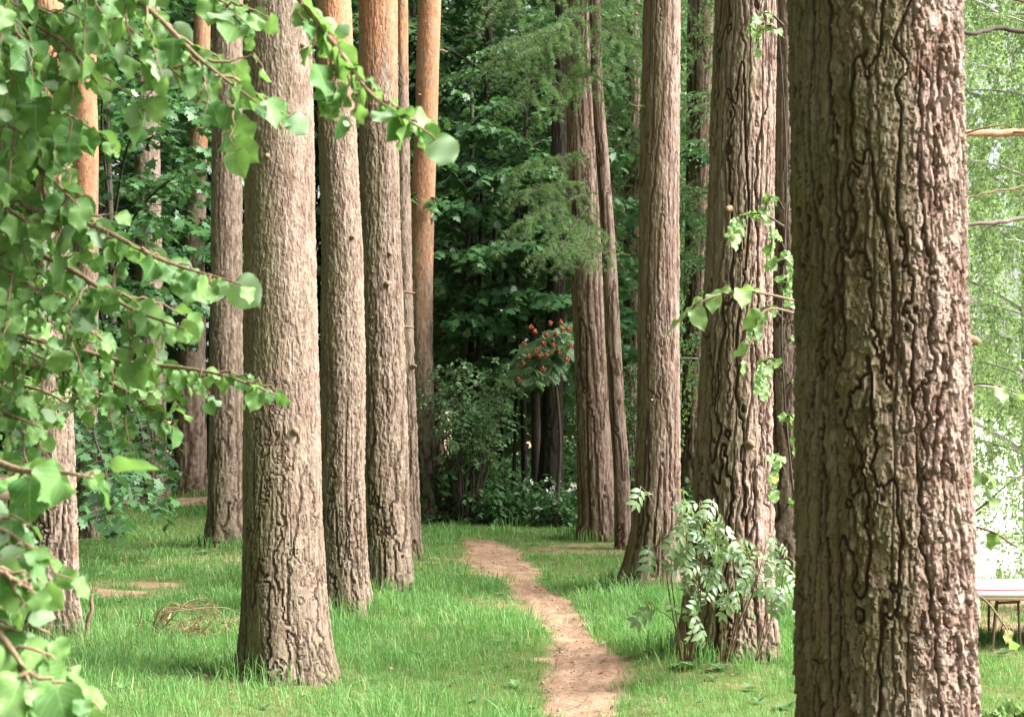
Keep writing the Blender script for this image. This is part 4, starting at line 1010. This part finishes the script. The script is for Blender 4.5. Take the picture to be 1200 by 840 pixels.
# ------------------------------------------------------------------ low white table, cord, bench
def leg_bar(mb, a, b, r): tube(mb, [a, (np.asarray(a)+b)/2, b], [r, r, r], 8)
x0, x1 = P(1085, 0, 9.2)[0], P(1330, 0, 9.2)[0]; yc = 9.22; zt = .335; gt = float(gz((x0+x1)/2, yc))
tb = empty('low_table', ((x0+x1)/2, yc, gt), 'low table with white top and thin rusty legs at the right edge', 'table')
mb = MB(); box(mb, ((x0+x1)/2, yc, gt+zt+.012), (x1-x0, .74, .024), bev=.004); mb.build('tabletop', M['tabletop'], tb)
mb = MB(); box(mb, ((x0+x1)/2, yc, gt+zt-.0135), (x1-x0-.006, .734, .023), bev=.003); mb.build('apron', M['edge'], tb)
for sx in (P(1160, 0, 9)[0]-.0, x1-.15):
    for sy in (-.27, .27):
        mb = MB(); leg_bar(mb, np.array([sx+.03, yc+sy, gt+zt-.02]), np.array([sx-.02, yc+sy*1.15, gt-.02]), .011); mb.build('leg', M['metal'], tb)
    for sy in (-.27, .27):
        mb = MB(); leg_bar(mb, np.array([sx+.03, yc+sy, gt+zt-.05]), np.array([sx+.17, yc+sy, gt+zt-.045]), .009); mb.build('crossbar', M['metal'], tb)
        mb = MB(); leg_bar(mb, np.array([sx+.16, yc+sy, gt+zt-.02]), np.array([sx+.165, yc+sy*1.1, gt-.02]), .008); mb.build('leg', M['metal'], tb)
mb = MB(); ts = np.linspace(0, 1, 24)
tube(mb, np.column_stack([x0+.02+(x1-x0-.04)*ts, yc-.22-.05*np.sin(ts*5)+.03*ts, np.full(24, gt+zt+.030)]), .006, 6)
tag(mb.build('red_cord', M['cord']), 'thin red cord lying across the low white table', 'cord')

bx0, bx1 = P(-95, 0, 14)[0], P(36, 0, 14)[0]; by = 14.1; bg = float(gz(bx1, by))
bn = empty('wooden_bench', ((bx0+bx1)/2, by, bg), 'weathered wooden bench behind the pine at the far left', 'bench')
for k, yy in enumerate((-.13, 0, .13)):
    mb = MB(); box(mb, ((bx0+bx1)/2, by+yy, bg+.455), (bx1-bx0, .115, .035)); mb.build('seat_slat', M['bench'], bn)
for k, zz in enumerate((.66, .80)):
    mb = MB(); box(mb, ((bx0+bx1)/2, by+.235, bg+zz), (bx1-bx0, .03, .10)); mb.build('back_slat', M['bench'], bn)
for xx in (bx0+.12, bx1-.06):
    for yy in (-.15, .2):
        mb = MB(); box(mb, (xx, by+yy, bg+(.2 if yy < 0 else .41)), (.05, .05, .47 if yy < 0 else .88)); mb.build('leg', M['bench'], bn)
    mb = MB(); box(mb, (xx, by+.02, bg+.405), (.045, .30, .06)); mb.build('bearer', M['bench'], bn)

# ------------------------------------------------------------------ grass
rg = np.random.default_rng(600)
def blades(x, d, hh, az, ln, ww, r, tilt=None):
    m = len(x); up = np.array([0, 0, 1.])
    dr = np.column_stack([np.cos(az), np.sin(az), np.zeros(m)]); fz = rg.uniform(0, 2*PI, m); sd = np.column_stack([np.cos(fz), np.sin(fz), np.zeros(m)])
    p0 = np.column_stack([x, d, gz(x, d)-.006])
    pa = p0+up*(hh*.55)[:, None]+dr*(hh*ln*.28)[:, None]; pb = p0+up*(hh*(1-.35*ln))[:, None]+dr*(hh*ln*.85)[:, None]
    v = np.stack([p0-sd*ww[:, None], p0+sd*ww[:, None], pa-sd*(ww*.85)[:, None], pa+sd*(ww*.85)[:, None], pb], 1).reshape(-1, 3)
    o = (np.arange(m)*5)[:, None]
    return v, np.concatenate([o+[0, 1, 3], o+[0, 3, 2], o+[2, 3, 4]]), np.repeat(r, 5)
def grass_patch(N, dmin, dmax, hmin, hmax, w, power, clump=1, rad=.05):
    """N tufts of `clump` blades spreading outward from their middle"""
    d = dmin+(dmax-dmin)*rg.random(N)**power; x = rg.uniform(-.50, .46, N)*d
    b = bare(x, d); n = vn2(x*1.6, d*1.3, 61)*.5+.5
    keep = rg.random(N) < np.clip((1-b)**1.25*(.55+.45*n)+.02, 0, 1)
    keep &= ~((d > 18.2) & (x > -1.9) & (x < 1.2))
    x, d, n, b = x[keep], d[keep], n[keep], b[keep]
    hc = .86*rg.uniform(hmin, hmax, len(x))*(.45+.9*n)*(1-.55*b)*rg.uniform(.55, 1.35, len(x))
    dry = np.clip(.30*vn2(x*.9+9, d*.8, 63)+.45*b+.20*vn2(x*3, d*3, 65)+.06, 0, 1); rc = rg.normal(.48, .20, len(x))+.28*vn2(x*.8, d*.7, 62)+.15*vn2(x*3.1, d*2.6, 66)
    k = np.repeat(np.arange(len(x)), clump); m = len(k)
    az = rg.uniform(0, 2*PI, m); q = rad*np.sqrt(rg.random(m))*np.clip(d[k]/10, 1, 2)
    xx = x[k]+q*np.cos(az); dd = d[k]+q*np.sin(az); az = az+rg.normal(0, .6, m)
    hh = hc[k]*rg.uniform(.5, 1.2, m); ln = np.clip(.15+.6*q/rad/np.clip(d[k]/10, 1, 2)+rg.normal(0, .25, m), .05, 1.25)
    ww = w*np.clip(d[k]/9, .8, 2.2)*rg.uniform(.6, 1.3, m)
    r = np.clip(rc[k]+rg.normal(0, .14, m), 0, .95); r[rg.random(m) < .03+.42*dry[k]] = 1.
    return blades(xx, dd, hh, az, ln, ww, r)
mb = MB()
for a in [(1500, 5.4, 13, .14, .24, .0024, .8, 14, .09), (900, 12, 22, .13, .22, .0026, .9, 12, .10), (11500, 5.2, 12.5, .07, .16, .0021, .75, 16, .07), (200000, 5.2, 13, .03, .085, .0019, .75, 1, .02), (7000, 11.5, 24, .06, .14, .0024, .85, 16, .08), (110000, 11, 24, .04, .10, .0022, .85, 1, .02), (3000, 20, 34, .09, .18, .004, 1., 12, .08)]:
    v, t, r = grass_patch(*a); mb.add(v, t, None, r)
# longer tufts round trunk feet
for key in 'EFGTDAKMICB':
    root, f, d = TREES[key]; bx, by = root.location[0], root.location[1]; _, rr = f(.1); m = 500 if d < 13 else 300
    a = rg.uniform(0, 2*PI, m); q = rr*1.12+np.abs(rg.normal(0, .10, m)); x = bx+q*np.cos(a); y = by+q*np.sin(a)
    cl = vn2(x*4, y*4, 64) > -.15; x, y = x[cl], y[cl]; m = len(x); hh = rg.uniform(.08, .24, m); az = rg.uniform(0, 2*PI, m); ln = rg.uniform(.1, .8, m)
    dr = np.column_stack([np.cos(az), np.sin(az), np.zeros(m)]); sd = np.column_stack([-np.sin(az), np.cos(az), np.zeros(m)]); ww = np.full(m, .0024*max(1, d/9))
    p0 = np.column_stack([x, y, gz(x, y)-.01]); up = np.array([0, 0, 1.]); pa = p0+up*(hh*.6)[:, None]+dr*(hh*ln*.2)[:, None]; pb = p0+up*(hh*(1-.3*ln))[:, None]+dr*(hh*ln*.8)[:, None]
    v = np.stack([p0-sd*ww[:, None], p0+sd*ww[:, None], pa-sd*(ww*.8)[:, None], pa+sd*(ww*.8)[:, None], pb], 1).reshape(-1, 3); o = (np.arange(m)*5)[:, None]
    mb.add(v, np.concatenate([o+[0, 1, 3], o+[0, 3, 2], o+[2, 3, 4]]), None, np.repeat(np.clip(rg.normal(.5, .25, m), 0, .95), 5))
tag(mb.build('grass', M['grass'], smooth=False), 'uneven green grass covering the woodland floor', 'grass', kind='stuff')

# rosettes of broad-leaved weeds in the grass
mb = MB(); n = 520; d = 6+14*rg.random(n)**.85; x = rg.uniform(-.46, .42, n)*d; k = (bare(x, d) < .35) & (vn2(x*.8, d*.8, 71) > -.15); x, d = x[k], d[k]
for a, b in zip(x, d):
    q = rg.integers(5, 9); az = np.arange(q)*6.28/q+rg.normal(0, .25, q); e = rg.uniform(.2, .9, q)
    ax = np.column_stack([np.cos(az), np.sin(az), e]); p = np.repeat([[a, b, float(gz(a, b))+.01]], q, 0)
    scatter(mb, OVAL, p, ax, np.column_stack([-np.cos(az)*e, -np.sin(az)*e, np.ones(q)]), rg.uniform(.03, .07)*rg.uniform(.7, 1.2, q), np.full(q, rg.random()), 1.3)
tag(mb.build('weeds', M['bush']), 'low broad-leaved weeds scattered through the grass', 'weeds', kind='stuff')

# litter: fallen leaves, needles and crumbs of bark
n = 16000; d = 6+12*rg.random(n)**.8; x = rg.uniform(-.46, .46, n)*d
for key in 'EFGTDAKMI':
    o_ = TREES[key][0].location; m_ = 420; a_ = rg.uniform(0, 6.28, m_); q_ = .22+np.abs(rg.normal(0, .30, m_)); x = np.concatenate([x, o_[0]+q_*np.cos(a_)]); d = np.concatenate([d, o_[1]+q_*np.sin(a_)])
n = len(x)
k = rg.random(n) < .35+.65*bare(x, d); x, d = x[k], d[k]; n = len(x)
mb = MB(); scatter(mb, OVAL, np.column_stack([x, d, gz(x, d)+.022]), rg.normal(0, 1, (n, 3))*[1, 1, .15], rg.normal(0, .3, (n, 3))+[0, 0, 1], np.exp(rg.uniform(np.log(.008), np.log(.045), n)), rg.uniform(0, 1, n), rg.uniform(.2, 1.3, n))
tag(mb.build('leaf_litter', M['litter']), 'brown fallen leaves and bark crumbs strewn over the bare earth', 'litter', kind='stuff')
n = 170; d = 6.2+10.5*rg.random(n); x = path_c(d)+path_w(d)*rg.normal(0, .6, n)
mb = MB()
for a, b in zip(x, d):
    s = rg.uniform(.004, .013); mb.add(np.array([a, b, float(gz(a, b))+.016])+IV*s*rg.uniform(.6, 1.3, 3), IF, None, rg.random())
tag(mb.build('pebbles', M['stone']), 'small stones and clods on the footpath', 'pebbles', kind='stuff')

# dry grass arch and dead stick, left
c = P(222, 742, 9.6); c[2] = gz(c[0], c[1]); ag = empty('dry_grass_tuft', c, 'arched tuft of dry straw-coloured stalks in the grass left of the thick pine', 'grass tuft')
for k in range(11):
    mb = MB(); j = rg.normal(0, 1, (4, 3))*[.05, .06, .018]; j[0] *= .6
    ctrl = np.array([P(176+rg.uniform(-4, 6), 742, 9.6), P(198, 708+rg.uniform(0, 14), 9.6), P(226, 701+rg.uniform(0, 14), 9.6), P(252, 708+rg.uniform(0, 12), 9.6), P(268+rg.uniform(-6, 4), 742, 9.6)])
    ctrl[1:] += j; ctrl[0, 2] = gz(ctrl[0, 0], 9.6)+.01; ctrl[-1, 2] = max(ctrl[-1, 2], gz(ctrl[-1, 0], 9.6)+.02)
    n = 16 if k % 3 else 22
    tube(mb, smooth_poly(ctrl, 22)[:n], np.linspace(.0048, .002, n), 5, rnd=rg.random()); mb.build('stalk', M['drygrass'], ag)
mb = MB(); m = 260; p = c+rg.normal(0, 1, (m, 3))*[.15, .10, .035]+[0, 0, .05]; scatter(mb, LANCE, p, rg.normal(0, 1, (m, 3))+[.6, 0, -.3], rg.normal(0, 1, (m, 3)), rg.uniform(.05, .16, m), rg.uniform(0, 1, m), .22)
mb.build('withered_blades', M['drygrass'], ag)
mb = MB(); a = P(102, 745, 9.4); a[2] = gz(a[0], a[1])-.03
tube(mb, smooth_poly([a, P(103,728,9.4), P(108,715,9.4), P(107,703,9.4), P(109,697,9.4)], 14), np.array([.020,.018,.016,.015,.017,.018,.016,.014,.014,.013,.012,.010,.007,.004]), 7)
tag(mb.build('dead_stick', M['twig']), 'short dead stick poking up beside the pine at the far left', 'stick')

# ------------------------------------------------------------------ light, sky, camera
SUN_EL = 42.      # degrees above the horizon, light from the right and a little behind the viewer
to_sun = np.array([math.cos(math.radians(SUN_EL))*.985, -math.cos(math.radians(SUN_EL))*.17, math.sin(math.radians(SUN_EL))]); to_sun /= np.linalg.norm(to_sun)
from mathutils import Vector
sl = bpy.data.lights.new('sun', 'SUN'); sl.energy = 4.6; sl.angle = math.radians(44); sl.color = (1., .98, .95)
so = bpy.data.objects.new('sun', sl); COL.objects.link(so); so.rotation_euler = Vector(to_sun).to_track_quat('Z', 'Y').to_euler()
w = bpy.data.worlds.new('World'); S.world = w; w.use_nodes = True; nt = w.node_tree; nt.nodes.clear()
sky = nt.nodes.new('ShaderNodeTexSky'); sky.sky_type = 'NISHITA'; sky.sun_disc = False
sky.sun_elevation = math.asin(to_sun[2]); sky.sun_rotation = math.atan2(to_sun[0], to_sun[1]); sky.dust_density = 3.; sky.air_density = 1.0; sky.ozone_density = 1.
hs = nt.nodes.new('ShaderNodeHueSaturation'); hs.inputs['Saturation'].default_value = .16
bgd = nt.nodes.new('ShaderNodeBackground'); bgd.inputs[1].default_value = .052; ow = nt.nodes.new('ShaderNodeOutputWorld')
nt.links.new(sky.outputs[0], hs.inputs['Color']); nt.links.new(hs.outputs[0], bgd.inputs[0]); nt.links.new(bgd.outputs[0], ow.inputs[0])

cd = bpy.data.cameras.new('camera'); cam = bpy.data.objects.new('camera', cd); COL.objects.link(cam)
cam.location = (0, 0, H); cam.rotation_euler = (PI/2, 0, 0); cd.sensor_width = 36.; cd.lens = F*36/1200; cd.shift_y = (HY-420)/1200.
cd.clip_start = .05; cd.clip_end = 3000; cd.dof.use_dof = True; cd.dof.focus_distance = 9.5; cd.dof.aperture_fstop = 8.
S.camera = cam
S.view_settings.view_transform = 'Standard'; S.view_settings.look = 'None'; S.view_settings.gamma = 1.; S.view_settings.exposure = 2.30
S.render.engine = 'CYCLES'
S.cycles.max_bounces = 7; S.cycles.diffuse_bounces = 3; S.cycles.glossy_bounces = 2; S.cycles.transmission_bounces = 3; S.cycles.transparent_max_bounces = 4
S.cycles.use_denoising = True
S.cycles.sample_clamp_indirect = 6.
